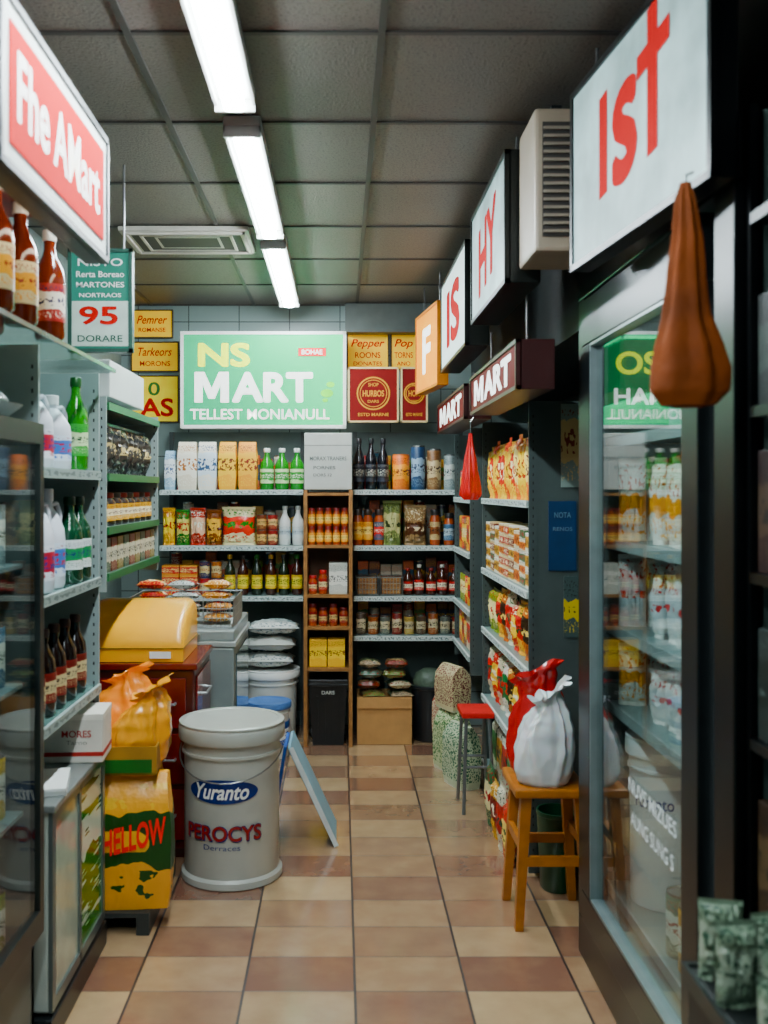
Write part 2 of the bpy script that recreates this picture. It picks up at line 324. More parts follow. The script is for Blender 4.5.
quad(tl,.10,.155,.12,.428); tm=G(); quad(tm,.045,.215,.31,.36,-.005)
sign('shop_sign','illuminated white light box sign with bold red letters',(.64,2.2,1.965),-85,.80,.46,.045,mat('#15191a',.3,.5),panE,[('I',-.165,.25,.055,.24,redE,{'bold':.005,'tilt':.12}),('S',-.03,.235,.155,.225,redE,{'bold':.07,'tilt':.12})],b=.016,hang=.07,extra=[('letter_stem',tl.mesh(redE)),('letter_crossbar',tm.mesh(redE))])
sign('shop_sign','white illuminated hanging sign with red letters',(.50,3.38,2.02),-90,.78,.40,.10,mat('#262926',.3,.4),panE,[('HY',0,.2,.40,.24,redE,{'bold':.045,'tilt':.1})],b=.014,hang=.075)
sign('shop_sign','white illuminated hanging sign with red letters',(.50,4.42,1.97),-90,.95,.42,.09,mat('#262926',.3,.4),mat('#d8e4e0',.6,emit=.6,var=.05,spec=.1),[('IS',0.02,.21,.5,.26,redE,{'bold':.045})],b=.014,hang=.105)
sign('shop_sign','yellow and white hanging sign with pale letter',(.455,5.22,1.92),-83,.55,.42,.05,mat('#c78a1c',.4),mat('#f0a800',.5,emit=.5,var=.1,spec=.1),[('F',0.0,.21,.2,.24,whE,{'bold':.04})],b=.014,hang=.155)
mfr=mat('#3c1614',.4,.1); mpn=mat('#640a0c',.6,emit=.08,spec=.1)
for y,w,hg in ((3.50,1.05,.16),(4.80,1.15,.066)):
    sign('shop_sign','long dark red light box sign with white lettering',(.53,y,1.70),-90,w,.15,.11,mfr,mpn,[('MART',0,.075,w*.80,.095,whE,{'bold':.05,'blockm':True})],b=.012,hang=hg)
# ---------------- product templates ----------------
PC={}
def cached(f):
    def w(*a):
        k=(f.__name__,)+a
        if k not in PC: PC[k]=f(*a)
        return PC[k]
    return w
@cached
def bottle(h,r,bm_,cm,lm):
    body=G().lathe([(r*.85,0),(r,h*.03),(r,h*.55),(r*.92,h*.64),(r*.5,h*.76),(r*.38,h*.82),(r*.38,h*.92)],n=18).mesh(bm_)
    cap=G().lathe([(r*.44,h*.9),(r*.46,h*.91),(r*.46,h*.985),(r*.4,h)],n=16).mesh(cm)
    lab=G().lathe([(r*1.015,h*.16),(r*1.015,h*.5)],n=18).mesh(lm)
    return [('body',body),('cap',cap),('label_band',lab)]
@cached
def can(h,r,lm,tm):
    body=G().lathe([(r*.94,0),(r,h*.03),(r,h*.95),(r*.94,h*.97)],n=18).mesh(lm)
    lid=G().lathe([(r*.97,h*.955),(r*.97,h*1.0),(r*.9,h*1.0),(r*.88,h*.985)],n=18).mesh(tm)
    return [('body',body),('lid',lid)]
@cached
def jar(h,r,bm_,lm,cm):
    body=G().lathe([(r*.9,0),(r,h*.05),(r,h*.72),(r*.78,h*.82),(r*.78,h*.86)],n=18).mesh(bm_)
    lid=G().lathe([(r*.85,h*.84),(r*.87,h*.85),(r*.87,h*.98),(r*.8,h)],n=18).mesh(cm)
    lab=G().lathe([(r*1.015,h*.15),(r*1.015,h*.65)],n=18).mesh(lm)
    return [('body',body),('lid',lid),('label_band',lab)]
@cached
def carton(w,d,h,m):
    return [('body',G().box(-w/2,w/2,-d/2,d/2,0,h,.003).mesh(m))]
@cached
def pouch(w,h,t,m,seed):
    nx,nz=14,18; g=G()
    for side in (-1,1):
        vs=[];fs=[]
        for j in range(nz+1):
            v=j/nz
            for i in range(nx+1):
                u=i/nx
                e=math.sqrt(max(0,math.sin(math.pi*u)))*min(1,math.sin(math.pi*min(max((v*.96+.0),0),1))**.45 if v<1 else 0)
                if v<.001: e=math.sqrt(max(0,math.sin(math.pi*u)))*.55
                if v>.93: e=0.02
                X=(u-.5)*w*(1-.05*math.sin(math.pi*v)); 
                n=(noise.noise(Vector((u*4+seed*7,v*4,side*3)))*.14+(.07-abs(noise.noise(Vector((u*7+seed,v*9,side*5))))*.3))*t*(1 if 0<u<1 and v<.93 else 0)
                vs.append((X,side*(t/2*e)+n*side,v*h+ (0)))
        for j in range(nz):
            for i in range(nx): fs.append((j*(nx+1)+i,j*(nx+1)+i+1,(j+1)*(nx+1)+i+1,(j+1)*(nx+1)+i))
        g.add(vs,fs,True)
    me=g.mesh(m); bm=bmesh.new(); bm.from_mesh(me); bmesh.ops.remove_doubles(bm,verts=bm.verts,dist=.0008); bmesh.ops.recalc_face_normals(bm,faces=bm.faces); bm.to_mesh(me); bm.free()
    return [('body',me)]
@cached
def paperbag(w,d,h,m,seed,rnd=.2):
    bm=bmesh.new(); bmesh.ops.create_cube(bm,size=1)
    bmesh.ops.subdivide_edges(bm,edges=bm.edges[:],cuts=9,use_grid_fill=True)
    for v in bm.verts:
        x,y,z=v.co; z+=.5
        mx=max(abs(x),abs(y)); l=math.hypot(x,y)
        if l>0: f=(1-rnd)+rnd*mx/l*1.12; x*=f; y*=f
        k=1 if z<.82 else 1-(z-.82)/.18*.75
        bul=1+(.05+rnd*.25)*math.sin(math.pi*z)-(rnd*.2 if z<.01 else 0)
        n=noise.noise(Vector((x*3+seed,y*3,z*4)))*.03
        v.co=(x*w*bul*(1-.04*(z>.8))+n*w,y*d*k*bul+n*d,z*h)
    g=G(); bm.verts.index_update(); g.add([v.co.copy() for v in bm.verts],[[v.index for v in f.verts] for f in bm.faces],True); bm.free()
    return [('body',g.mesh(m))]
@cached
def jug(h,r,bm_,cm,lm):
    body=G().lathe([(r*.9,0),(r,h*.04),(r,h*.5),(r*.95,h*.6),(r*.6,h*.75),(r*.32,h*.83),(r*.32,h*.9)],n=18).mesh(bm_)
    hd=G().path([(r*.3,0,h*.84),(r*.75,0,h*.86),(r*.98,0,h*.75),(r*.95,0,h*.58)],r*.12).mesh(bm_)
    cap=G().lathe([(r*.38,h*.88),(r*.38,h),(r*.33,h*1.01)],n=14).mesh(cm)
    lab=G().lathe([(r*1.015,h*.12),(r*1.015,h*.46)],n=18).mesh(lm)
    return [('body',body),('handle',hd),('cap',cap),('label_band',lab)]
metal=mat('#b8bab8',.25,.9)
# ---------------- back shelves ----------------
shm=mat('#8fa2a0',.35,.3,var=.06); shd=mat('#3d4645',.5,var=.1); rail=printed('#d5ddda','#c9d3cf','#7b8a88',.1,.9,sx=60,sz=3)
def wallshelf(x0,x1,y0,y1,levels,label,zt,back='#5c6a67'):
    parts=[('back_panel',bx(mat(back,.6),x0,x1,y1-.01,y1,.1,zt))]
    for x in (x0+.012,x1-.012): parts.append(('upright',bx(shd,x-.012,x+.012,y1-.04,y1-.01,0,zt)))
    for z in levels:
        parts.append(('shelf_board',G().box(x0,x1,y0,y1-.042,z-.018,z-.001).mesh(shm),None,[('price_rail',bx(rail,x0,x1,y0-.006,y0-.0005,z-.026,z+.001))]))
    return thing('wall_shelf',label,'shelf',parts)
wallshelf(-1.0,-.205,5.55,5.9,(1.40,1.09,.81),'grey metal wall shelving stocked with bags and bottles',1.74)
wallshelf(.075,.72,5.55,5.9,(1.40,1.09,.81,.59),'grey metal wall shelving stocked with jars and tins',1.74)
def px(p,D=5.66): return (p-340)*D/1000
def put(name,label,cat,parts,p,z,y=5.64,yaw=0,group=None): return thing(name,label,cat,parts,(px(p,y),y,z+.0005),yaw,group)
Z=1.40
flour=[(171,11,'#a9c4d4','#e8eef0','#2d5d8c'),(188,20,'#e9e1cf','#f4f0e4','#b37b2a'),(208,19,'#eeeae0','#dfe8ee','#3b5b7d'),(228,18,'#f0bc10','#f6d030','#7a3b12'),(248,19,'#e8ac08','#f0c430','#8a2a12')]
for i,(p,w,a,b,c) in enumerate(flour):
    put('flour_bag','paper flour bag with printed front on shelf' if i<3 else 'yellow paper flour bag with dark print','bag',paperbag(w*.0052,.09,.27 if w>12 else .22,printed(a,b,c,.3,.75,.6,9,16,i),i),p,Z,group='paper bags on the top shelf')
gg=mat('#2f8f3c',.2,var=.1,coat=.4); wc=mat('#f0f0ec',.4); 
gl=printed('#d9e8c0','#3e9c45','#f5f5e6',.25,.75)
for p in (267,282,297): put('green_bottle','green bottle with pale label on shelf','bottle',bottle(.235,.039,gg,wc,gl),p,Z,group='green bottles on the top shelf')
dk=mat('#1a1a20',.15,var=.1,coat=.5); dl=printed('#3b3f4a','#22242c','#b9b9b0',.2,.8)
for p in (359,371,383): put('dark_bottle','dark glass bottle with dark label','bottle',bottle(.29,.032,dk,mat('#2a2a2e',.4),dl),p,Z,group='dark bottles on the top shelf')
put('canister','orange canister with brown print','canister',can(.2,.048,printed('#e0862a','#f0b040','#7a2d10'),mat('#c77a22',.4)),401,Z)
put('tin','blue tin with light printed band','tin',can(.25,.04,printed('#33506e','#9fb4c4','#20304a'),metal),418,Z)
put('tin','brown and cream tin with printed band','tin',can(.23,.04,printed('#8a6a4c','#cdbb9a','#4a2a1a'),metal),434,Z)
put('tin','pale grey tin with printed band','tin',can(.2,.035,printed('#8f9a98','#c9cfc8','#4a5a5a'),metal),450,Z)
Z=1.09
rowB=[(169,12,.21,'#e3b521','#f4dc55','#a3281a'),(183,13,.2,'#3c7f3a','#d8cf8a','#b0271c'),(198,15,.21,'#b8493a','#e9c9b0','#f4f0e0'),(214,15,.2,'#8f5a2c','#e8c070','#5a1e10'),(239,32,.215,'#e9dfb8','#d9502a','#3a8a3a')]
for i,(p,w,h,a,b,c) in enumerate(rowB):
    put('snack_pouch','glossy printed snack pouch standing on shelf','snack pouch',pouch(w*.0059,h,.07,printed(a,b,c,.3,.72,.25,6,10,i),i),p,Z,group='snack pouches on the back shelf')
for i,(p,a,b) in enumerate(((262,'#8a4a26','#e8c890'),(273,'#a03020','#f0d0a0'))):
    for k in range(2):
        thing('food_can','small food can with printed paper label','can',can(.085,.029,printed(a,b,'#3a1a10',seed=i),metal),(px(p),5.64,Z+.0005+k*.0865),group='food cans on the back shelf')
for p in (285,298): put('white_bottle','white plastic bottle with pale label','bottle',bottle(.22,.032,wc,mat('#c9ccc8',.4),printed('#e9ece8','#cfd8da','#7a8890')),p,Z,group='white bottles on the back shelf')
jm=mat('#a85a1e',.15,coat=.5); jl=printed('#e8b23c','#f2d890','#7a2210')
for i,p in enumerate((358,368,379)): put('jar','tall amber jar with yellow label','jar',jar(.2,.028,jm,jl if i!=2 else printed('#4a6478','#cf4030','#f0e8d8'),mat('#3a2a20',.4)),p,Z,group='jars on the back shelf')
put('snack_pouch','olive green printed pouch standing on shelf','snack pouch',pouch(.105,.25,.07,printed('#7f8a5a','#c9c79a','#3a4a2a',.3,.7,.3,6,10,3),3),392,Z)
put('snack_pouch','brown and cream coffee pouch standing on shelf','snack pouch',pouch(.125,.225,.08,printed('#a08868','#5a3a26','#e8dcc0',.25,.55,.3,6,10,5),5),415,Z)
put('jar','dark jar with cream label','jar',jar(.2,.03,jm,printed('#cdb890','#8a5a3a','#2a1a10'),mat('#2a2a2a',.4)),435,Z)
put('jar','dark jar with blue label','jar',jar(.18,.03,jm,printed('#54748a','#c0ccd0','#1a2a3a'),mat('#2a2a2a',.4)),449,Z)
Z=.81
for i,p in enumerate((172,190)):
    for k in range(3):
        thing('snack_carton','yellow and red snack carton stacked on shelf','carton',carton(.095,.12,.055,printed('#e0a526','#c93a20','#f6e8b0',.2,.8,seed=k)),(px(p),5.66,Z+.0005+k*.056),group='stacked snack cartons')
cols=['#b5271d','#3a3f6a','#c7852a','#7a2018']
for i,p in enumerate((205,217)):
    for k in range(2):
        thing('food_can','food can with red and dark label','can',can(.095,.03,printed(cols[(i+k)%4],'#e8d8b0',cols[(i+k+1)%4],seed=k),metal),(px(p),5.64,Z+.0005+k*.0955),group='food cans on the lower shelf')
bl=printed('#e2c22a','#f2e27a','#2a5a2a',.2,.8); bd=mat('#23301c',.15,coat=.5); bb=mat('#4a2414',.15,coat=.5)
for i,p in enumerate((230,243,257,271,284,297)): put('sauce_bottle','dark sauce bottle with yellow label','bottle',bottle(.225,.031,(bd,bb)[i%2],mat(('#c9a51e','#2c2c2c','#3a7a3a')[i%3],.4),bl),p,Z,group='sauce bottles on the lower shelf')
rc=['#8a3a26','#c9a23a','#2f5a6a','#b8b0a0','#5a7a3a','#7a4a2a','#d8d0c0','#a02a20','#3a3a4a','#c8742a']
def rear(x0,x1,z,hmax,n):
    for i in range(n):
        x=x0+(x1-x0)*(i+.5)/n; q=random.randrange(10); hh=hmax*random.choice((.8,.9,1.0)); m=printed(rc[q],rc[(q+3)%10],rc[(q+6)%10],.3,.7,seed=q)
        wd_=(x1-x0)/n-.006
        if q%2: thing('tall_carton','tall printed carton in rear row of shelf','carton',carton(round(wd_,3),.06,round(hh,3),m),(x,5.80,z+.0005),group='cartons in the rear rows')
        else: thing('tall_can','tall printed can in rear row of shelf','can',can(round(hh,3),round(min(wd_/2,.032),3),m,metal),(x,5.80,z+.0005),group='cans in the rear rows')
rear(-.98,-.24,1.09,.24,11); rear(-.98,-.24,.81,.23,11); rear(.1,.69,1.09,.25,9); rear(.1,.69,.81,.2,9); rear(.1,.69,.59,.165,9); rear(-.98,-.24,1.40,.2,10); rear(.1,.69,1.40,.22,9)
def wirebasket(w,d,h,step=.03,r=.0016):
    g=G()
    n=int(w/step)+1
    for i in range(n+1):
        x=-w/2+w*i/n
        g.path([(x,-d/2,h),(x,-d/2,.003),(x,d/2,.003),(x,d/2,h)],r,4)
    n=max(2,int(d/step))
    for i in range(n+1):
        y=-d/2+d*i/n
        g.path([(-w/2,y,h),(-w/2,y,.003),(w/2,y,.003),(w/2,y,h)],r,4)
    for k in range(4):
        z=.003+(h-.003)*k/3; rr=r if k<3 else r*2
        g.path([(-w/2,-d/2,z),(w/2,-d/2,z),(w/2,d/2,z),(-w/2,d/2,z),(-w/2,-d/2,z)],rr,4)
    return g.mesh(mat('#b9bdbb',.3,.8))
for p in (367,391):
    thing('wire_basket','small wire basket holding brown packets','basket',[('body',wirebasket(.125,.16,.1,.018))],(px(p),5.66,Z+.001))
    for k in range(4):
        thing('brown_packet','small brown packet lying in wire basket','packet',carton(.105,.12,.022,printed('#8a5a34','#c9a070','#3a1a10',.2,.8,seed=k)),(px(p),5.66,Z+.008+k*.0225),group='packets in wire baskets')
for i,p in enumerate((408,419,431,442,454)): put('brown_bottle','short brown bottle with red and white label','bottle',bottle(.15+.02*(i%2),.028,bb,mat('#d8d8d0' if i%2 else '#8a2a1a',.4),printed('#c0392a','#efe6d0','#3a1a10')),p,Z,group='brown bottles on the lower shelf')
Z=.59
for i,p in enumerate((361,373,385,397,409,421,433,445,457)):
    put('food_can','food can with printed paper label','can',can(.1+.02*(i%3==0),.029,printed(['#5a4a3a','#a8662a','#7a8078','#8a3020','#c9b070'][i%5],'#d8ccb0','#2a1a14',seed=i),metal),p,Z,group='food cans on the bottom shelf')
# ---------------- wooden tower ----------------
wd=mat('#9a7650',.5,var=.25,scale=25); wd2=mat('#755438',.55,var=.25)
parts=[]
for x in (-.198,.048):
    parts.append(('side_panel',G().box(x,x+.02,5.44,5.46,0,1.40).box(x,x+.02,5.72,5.74,0,1.40).box(x,x+.02,5.46,5.72,.43,1.40).mesh(wd)))
parts.append(('back_panel',bx(wd2,-.178,.048,5.73,5.74,.42,1.39)))
for z in (.43,.655,.83,1.10,1.385): parts.append(('shelf_board',bx(wd,-.178,.048,5.44,5.73,z-.016,z)))
thing('wooden_shelf','narrow tall brown wooden shelf with small goods','shelf',parts)
for i in range(2):
    thing('yellow_pack','yellow upright pack in wooden shelf','pack',carton(.095,.1,.15,printed('#f0c800','#f6d830','#8a5a10',.3,.7,seed=i)),(-.12+i*.1,5.53,.4305),group='yellow packs in wooden shelf')
for z,n,kind in ((.655,4,0),(.83,4,1),(1.10,5,2)):
    for i in range(n):
        x=-.178+.226*(i+.5)/n
        if kind==2:
            for k in range(2): thing('small_jar','small jar with amber contents and label','jar',jar(.1,.0205,jm,jl,mat('#8a2a1a',.4)),(x,5.5,z+.0005+k*.1005),group='small jars in wooden shelf')
        elif kind==1:
            if i<2: thing('small_jar','small dark jar with red lid','jar',jar(.1+.03*(i%2),.024,jm,printed('#b03020','#e8d8b0','#2a1a10'),mat('#b02a1a',.4)),(x,5.5,z+.0005),group='small jars in wooden shelf')
        else: thing('small_jar','small red labelled jar','jar',jar(.12-.02*(i%2),.024,jm,printed('#9a2a20','#d8c090','#2a1a10'),mat('#6a1a1a',.4)),(x,5.5,z+.0005),group='small jars in wooden shelf')
thing('white_package','small white printed package in wooden shelf','package',carton(.1,.1,.17,printed('#c9ccc4','#e8e8e0','#7a8078',.3,.7)),(-.01,5.52,.8305))
wb=mat('#c4c7c2',.5,var=.05)
thing('storage_box','white cardboard box with grey printed text','box',[('body',G().box(-.13,.13,0,.24,0,.31,.005).mesh(wb)),('lid_seam',bx(mat('#8f918c',.5),-.131,.131,-.001,.241,.24,.244)),('lettering',txt('MORAX TRANERS',.2,.022,mat('#6f7572',.5),0,.17,y=-.002)),('lettering',txt('PORNES',.12,.018,mat('#6f7572',.5),-.02,.12,y=-.002)),('lettering',txt('DORS 12',.1,.016,mat('#6f7572',.5),-.03,.08,y=-.002))],(-.065,5.46,1.402))
bk=mat('#1b1d1e',.3,var=.2)
g=G()
vs=[(-.085,0,0),(.085,0,0),(.085,.2,0),(-.085,.2,0),(-.105,-.01,.34),(.105,-.01,.34),(.105,.22,.34),(-.105,.22,.34)]
g.add(vs,[(0,3,2,1),(0,1,5,4),(1,2,6,5),(2,3,7,6),(3,0,4,7),(4,5,6,7)])
for x in (-.06,-.02,.02,.06): g.box(x-.005,x+.005,-.012,.0,.03,.27)
thing('waste_bin','black plastic bin with lid standing under wooden shelf','bin',[('body',g.mesh(bk)),('lid',G().box(-.109,.109,-.018,.225,.341,.362,.006).box(-.112,.112,-.022,.0,.325,.34,.003).mesh(bk)),('wheel',G().rod((-.1,.18,.025),(-.087,.18,.025),.024,n=14).mesh(black)),('wheel',G().rod((.087,.18,.025),(.1,.18,.025),.024,n=14).mesh(black)),('lettering',txt('DARS',.07,.02,mat('#c9ccc8',.5),0,.29,y=-.012))],(-.065,5.485,0.001))
cb=mat('#bd9a70',.7,var=.1,bump=.1)
t_=.006
g=G().box(-.15,.15,0,t_,0,.26).box(-.15,.15,.24-t_,.24,0,.26).box(-.15,-.15+t_,t_,.24-t_,0,.26).box(.15-t_,.15,t_,.24-t_,0,.26).box(-.144,.144,t_,.234,0,.01)
g2=bx(cb,-.15,.15,-.012,-.002,.2,.262); 
thing('cardboard_box','open brown cardboard box filled with packets','cardboard box',[('body',g.mesh(cb)),('front_flap',g2),('inner_flap',bx(mat('#8a6438',.7),-.143,.143,.008,.232,.2,.215))],(.245,5.5,0.001))
pcol=[('#7f8f5a','#d8d0a0','#a03020'),('#b8a890','#6a7a5a','#3a3a2a'),('#8a3a2a','#e0c8a0','#2a4a2a'),('#d0c8b0','#4a7a5a','#8a2a1a'),('#5a7a6a','#e0d8c0','#a04a20')]
for i in range(8):
    a,b,c=pcol[i%5]
    x=.17+.15*(i%2); 
    thing('rice_packet','printed plastic food packet lying in pile','food packet',pouch(.13,.19,.045,printed(a,b,c,.25,.75,.3,6,9,i),i),(x+random.uniform(-.012,.012),5.71,.25+(i//2)*.058),rot=(math.radians(86),0,math.radians(random.uniform(-8,8))),group='food packets on cardboard box')
thing('round_bin','round dark grey plastic bin with grey sack inside','bin',[('body',G().lathe([(.085,0),(.09,.01),(.105,.29),(.112,.295),(.112,.31),(.1,.31)],n=28).mesh(mat('#23272a',.4))),('sack',G().lathe([(.09,.3),(.095,.33),(.08,.37),(.04,.395),(.01,.4)],n=16).mesh(mat('#5d6a5c',.5,bump=.5,bscale=30)))],(.505,5.62,0.001))
# ---------------- buckets ----------------
def bucketparts(r,h,bm_,lm,handle=True,ribs=True,tap=.9):
    pr=[(r*tap,0),(r*(tap+.01),.006),(r*.97,h*.80)]
    if ribs: pr+=[(r*1.02,h*.805),(r*1.02,h*.82),(r*.98,h*.825)]
    pr+=[(r*.985,h*.91)]
    body=G().lathe(pr,n=40).mesh(bm_)
    lid=G().lathe([(r*1.04,h*.885),(r*1.075,h*.89),(r*1.085,h*.90),(r*1.085,h*.965),(r*1.07,h*.975),(r*1.06,h*.982),(r*1.075,h*.987),(r*1.075,h*.997),(r*1.05,h*1.002),(r*.97,h*1.002),(r*.95,h*.996),(r*.5,h*.996),(r*.1,h*.996)],n=40).mesh(lm)
    P=[('body',body),('lid',lid)]
    if handle:
        pts=[(r*1.06*math.cos(a),-abs(r*1.08*math.sin(a)),h*.83-h*.16*math.sin(a)) for a in [math.pi*i/16 for i in range(17)]]
        P.append(('handle',G().path(pts,.003,6).mesh(mat('#9a9c9a',.3,.8))))
    return P
wp=mat('#d9dcd8',.35,var=.06); 
thing('paint_bucket','tall white lidded plastic bucket','bucket',bucketparts(.15,.41,wp,white,False),(-.385,5.58,.001))
P=bucketparts(.11,.29,wp,mat('#5c7fb0',.4),False)
P.append(('label_band',G().lathe([(.107,.07),(.110,.19)],n=40).mesh(printed('#2a5a9a','#e6ecef','#20407a',.3,.7,sx=14,sz=8))))
thing('paint_bucket','small white bucket with blue label band','bucket',P,(-.375,5.27,.001))
for i in range(3):
    thing('folded_sack','folded white plastic sack stacked on bucket','sack',pouch(.29,.24,.075,mat('#c9ccc6',.45,bump=.4,bscale=20) if i%2 else printed('#cfd2cc','#b8c0bc','#7a8a8a',.3,.7,.4,8,8,i,bump=.3),i),(-.385+random.uniform(-.01,.01),5.68,.458+i*.09),rot=(math.radians(88),0,math.radians(random.uniform(-6,6))),group='folded white sacks')
# ---------------- grey freezer ----------------
fz=mat('#9aa3a1',.35,.3,var=.05)
fx0,fx1,fy0,fy1,fh=-1.0,-.47,4.45,5.12,.79
parts=[('body',G().box(fx0,fx1,fy0,fy1,.04,.70,.012).box(fx0+.03,fx1-.03,fy0+.03,fy1-.03,0,.04).mesh(fz)),
 ('rim',G().box(fx0-.008,fx1+.008,fy0-.008,fy1+.008,.70,.725,.004).mesh(mat('#c2c8c5',.3,.4))),
 ('lid',G().box(fx0,fx1,fy0,fy1,.726,.775,.008).mesh(mat('#aab2b0',.3,.3)),None,[('handle',G().box(fx0+.15,fx1-.15,fy0-.02,fy0-.001,.735,.76,.004).mesh(silver))]),
 ('side_window',bx(mat('#5c6a6c',.12,coat=.6),fx1+.0005,fx1+.006,fy0+.06,fy1-.06,.2,.66)),
 ('front_vent',G().box(fx0+.3,fx1-.06,fy0-.005,fy0-.0005,.12,.30).mesh(dgray))]
thing('chest_freezer','grey metal chest freezer with closed lid','freezer',parts,(0,0,.001))
thing('wire_basket','wide wire basket on top of grey freezer','basket',[('body',wirebasket(.48,.4,.13,.02))],(-.72,4.7,.778))
for i in range(12):
    a=[('#c0392a','#f0e0c0','#f6c030'),('#d8a23a','#b02a1c','#fff0d0'),('#c9ccc8','#b03a2a','#2a5a3a')][(i*2)%3]
    thing('snack_packet','red and yellow snack packet lying in wire basket','snack packet',pouch(.13,.15,.04,printed(a[0],a[1],a[2],.3,.7,.3,6,8,i),i+20),(-.87+.15*(i%3),4.72+.001*i,.805+(i//3)*.05),rot=(math.radians(86),0,math.radians(random.uniform(-6,6))),group='packets in freezer basket')
# ---------------- maroon cabinet ----------------
mr=mat('#701310',.25,var=.12,coat=.5); mrd=mat('#4d0f0d',.3,coat=.4)
x0,x1,y0,y1=-1.0,-.55,3.78,4.22
def drawer(z0,z1): return ('drawer',G().box(x0+.03,x1-.03,y0-.014,y0-.001,z0,z1,.004).mesh(mr),None,[('handle',G().path([(x1-.17,y0-.014,(z0+z1)/2),(x1-.17,y0-.035,(z0+z1)/2),(x1-.07,y0-.035,(z0+z1)/2),(x1-.07,y0-.014,(z0+z1)/2)],.005).mesh(silver))])
parts=[('body',G().box(x0,x1,y0,y1,.04,.72,.008).box(x0+.03,x1-.03,y0+.03,y1-.03,0,.04).mesh(mrd)),('worktop',G().box(x0-.01,x1+.012,y0-.02,y1+.01,.721,.745,.005).mesh(mr)),drawer(.08,.27),drawer(.29,.48),drawer(.50,.69)]
for z0,z1 in ((.08,.37),(.40,.69)): parts.append(('side_panel',G().box(x1+.0005,x1+.008,y0+.03,y1-.03,z0,z1,.003).mesh(mr),None,[('handle',G().path([(x1+.008,y0+.13,(z0+z1)/2+.06),(x1+.028,y0+.13,(z0+z1)/2+.06),(x1+.028,y0+.27,(z0+z1)/2+.06),(x1+.008,y0+.27,(z0+z1)/2+.06)],.005).mesh(silver))]))
thing('cabinet','glossy dark red drawer cabinet with silver handles','cabinet',parts,(0,0,.001))
ym=mat('#ffc000',.3,var=.03,coat=.3)
prof=[(3.79,0),(3.785,.06),(3.795,.10),(3.825,.135),(3.87,.158),(3.93,.178),(3.99,.195),(4.05,.208),(4.10,.21),(4.145,.195),(4.168,.16),(4.17,0)]
nP=len(prof)
bm=bmesh.new(); 
secs=[]
for x,s in ((-.985,.90),(-.975,.97),(-.955,1),(-.625,1),(-.605,.97),(-.595,.90)):
    secs.append([bm.verts.new((x,3.98+(y-3.98)*(.97+.03*s) ,z*s)) for y,z in prof])
bm.faces.new(secs[0]); bm.faces.new(secs[-1][::-1])
for A,B in zip(secs,secs[1:]):
    for i in range(nP): j=(i+1)%nP; bm.faces.new((A[i],B[i],B[j],A[j]))
bmesh.ops.recalc_face_normals(bm,faces=bm.faces)
me=bpy.data.meshes.new('m'); bm.to_mesh(me); bm.free(); me.materials.append(ym)
for p in me.polygons: p.use_smooth=True
me.set_sharp_from_angle(angle=math.radians(60))
thing('storage_bin','bright yellow plastic bin with rounded sloping hood','storage bin',[('body',me),('lid_seam',bx(mat('#8a6c0c',.4),-.988,-.592,3.780,4.173,.05,.054)),('label_plate',G().box(-.72,-.64,3.780,3.7845,.015,.04).mesh(white))],(0,0,.748))
# ---------------- near left shelving ----------------
peg=mat('#98a3a1',.4,var=.05); pegd=mat('#4f5957',.45,var=.08)
def sidegondola(x0,x1,y0,y1,levels,zt,label,face=1,frontmat=None,z0=.02,shelfm=None,pm=None):
    parts=[]
    bxs=(x0,x0+.012) if face==1 else (x1-.012,x1)
    parts.append(('back_panel',bx(mat('#5a6764',.6),bxs[0],bxs[1],y0,y1,z0,zt)))
    for y in (y0,y1-.012):
        g=G(); fx=x1 if face==1 else x0
        g.box(fx-.03*(face==1),fx+.03*(face==-1),y,y+.012,z0,zt)
        g.box(min(bxs[1],fx-face*.03) if face==1 else fx+.03, (fx-.03) if face==1 else bxs[0],y+.003,y+.009,z0,zt)
        dots=G()
        xx=fx-face*.015; zz=z0+.05
        while zz<zt-.03:
            dots.box(xx-.0025,xx+.0025,y-.0012,y-.0003,zz,zz+.010); zz+=.03
        parts.append(('end_panel',g.mesh(pm or peg),None,[('peg_hole_column',dots.mesh(black))]))
    for z in levels:
        a,b=(x0+.013,x1-.002) if face==1 else (x0+.002,x1-.013)
        fr=(x1-.001,x1+.008) if face==1 else (x0-.008,x0+.001)
        parts.append(('shelf_board',bx(shelfm or shm,a,b,y0+.013,y1-.013,z-.016,z-.001),None,[('price_rail',bx(frontmat or rail,fr[0],fr[1],y0+.013,y1-.013,z-.024,z+.002))]))
    return thing('gondola_shelf',label,'shelf',parts)
railg=printed('#a5b2ae','#98a5a1','#5a6a68',.1,.9,sx=30,sz=3)
gsh=mat('#7f9c96',.1,.2,coat=.5)
sidegondola(-1.25,-.745,2.47,3.10,(.80,1.13,1.455),1.76,'white metal shelf unit with perforated uprights and bottles',1,railg,z0=.66,shelfm=gsh)
thing('glass_shelf','long glass shelf with metal edge holding sauce bottles','shelf',[('shelf_board',bx(glassmat((.8,.9,.88,1),'green_glass'),-1.25,-.70,1.75,3.10,1.762,1.772)),('edge_rail',bx(mat('#8fa3a0',.2,.5),-.70,-.694,1.75,3.10,1.762,1.773)),('support',G().box(-1.25,-.71,1.9,1.91,1.60,1.761).mesh(silver))],(0,0,.0))
kb=mat('#7a3a14',.15,coat=.6,var=.2); kl=printed('#f2e8c8','#f0c030','#a83a1a',.3,.7,sx=7,sz=10)
kl2=printed('#a83a20','#f4f0e4','#2a2a5a',.3,.75,sx=7,sz=10)
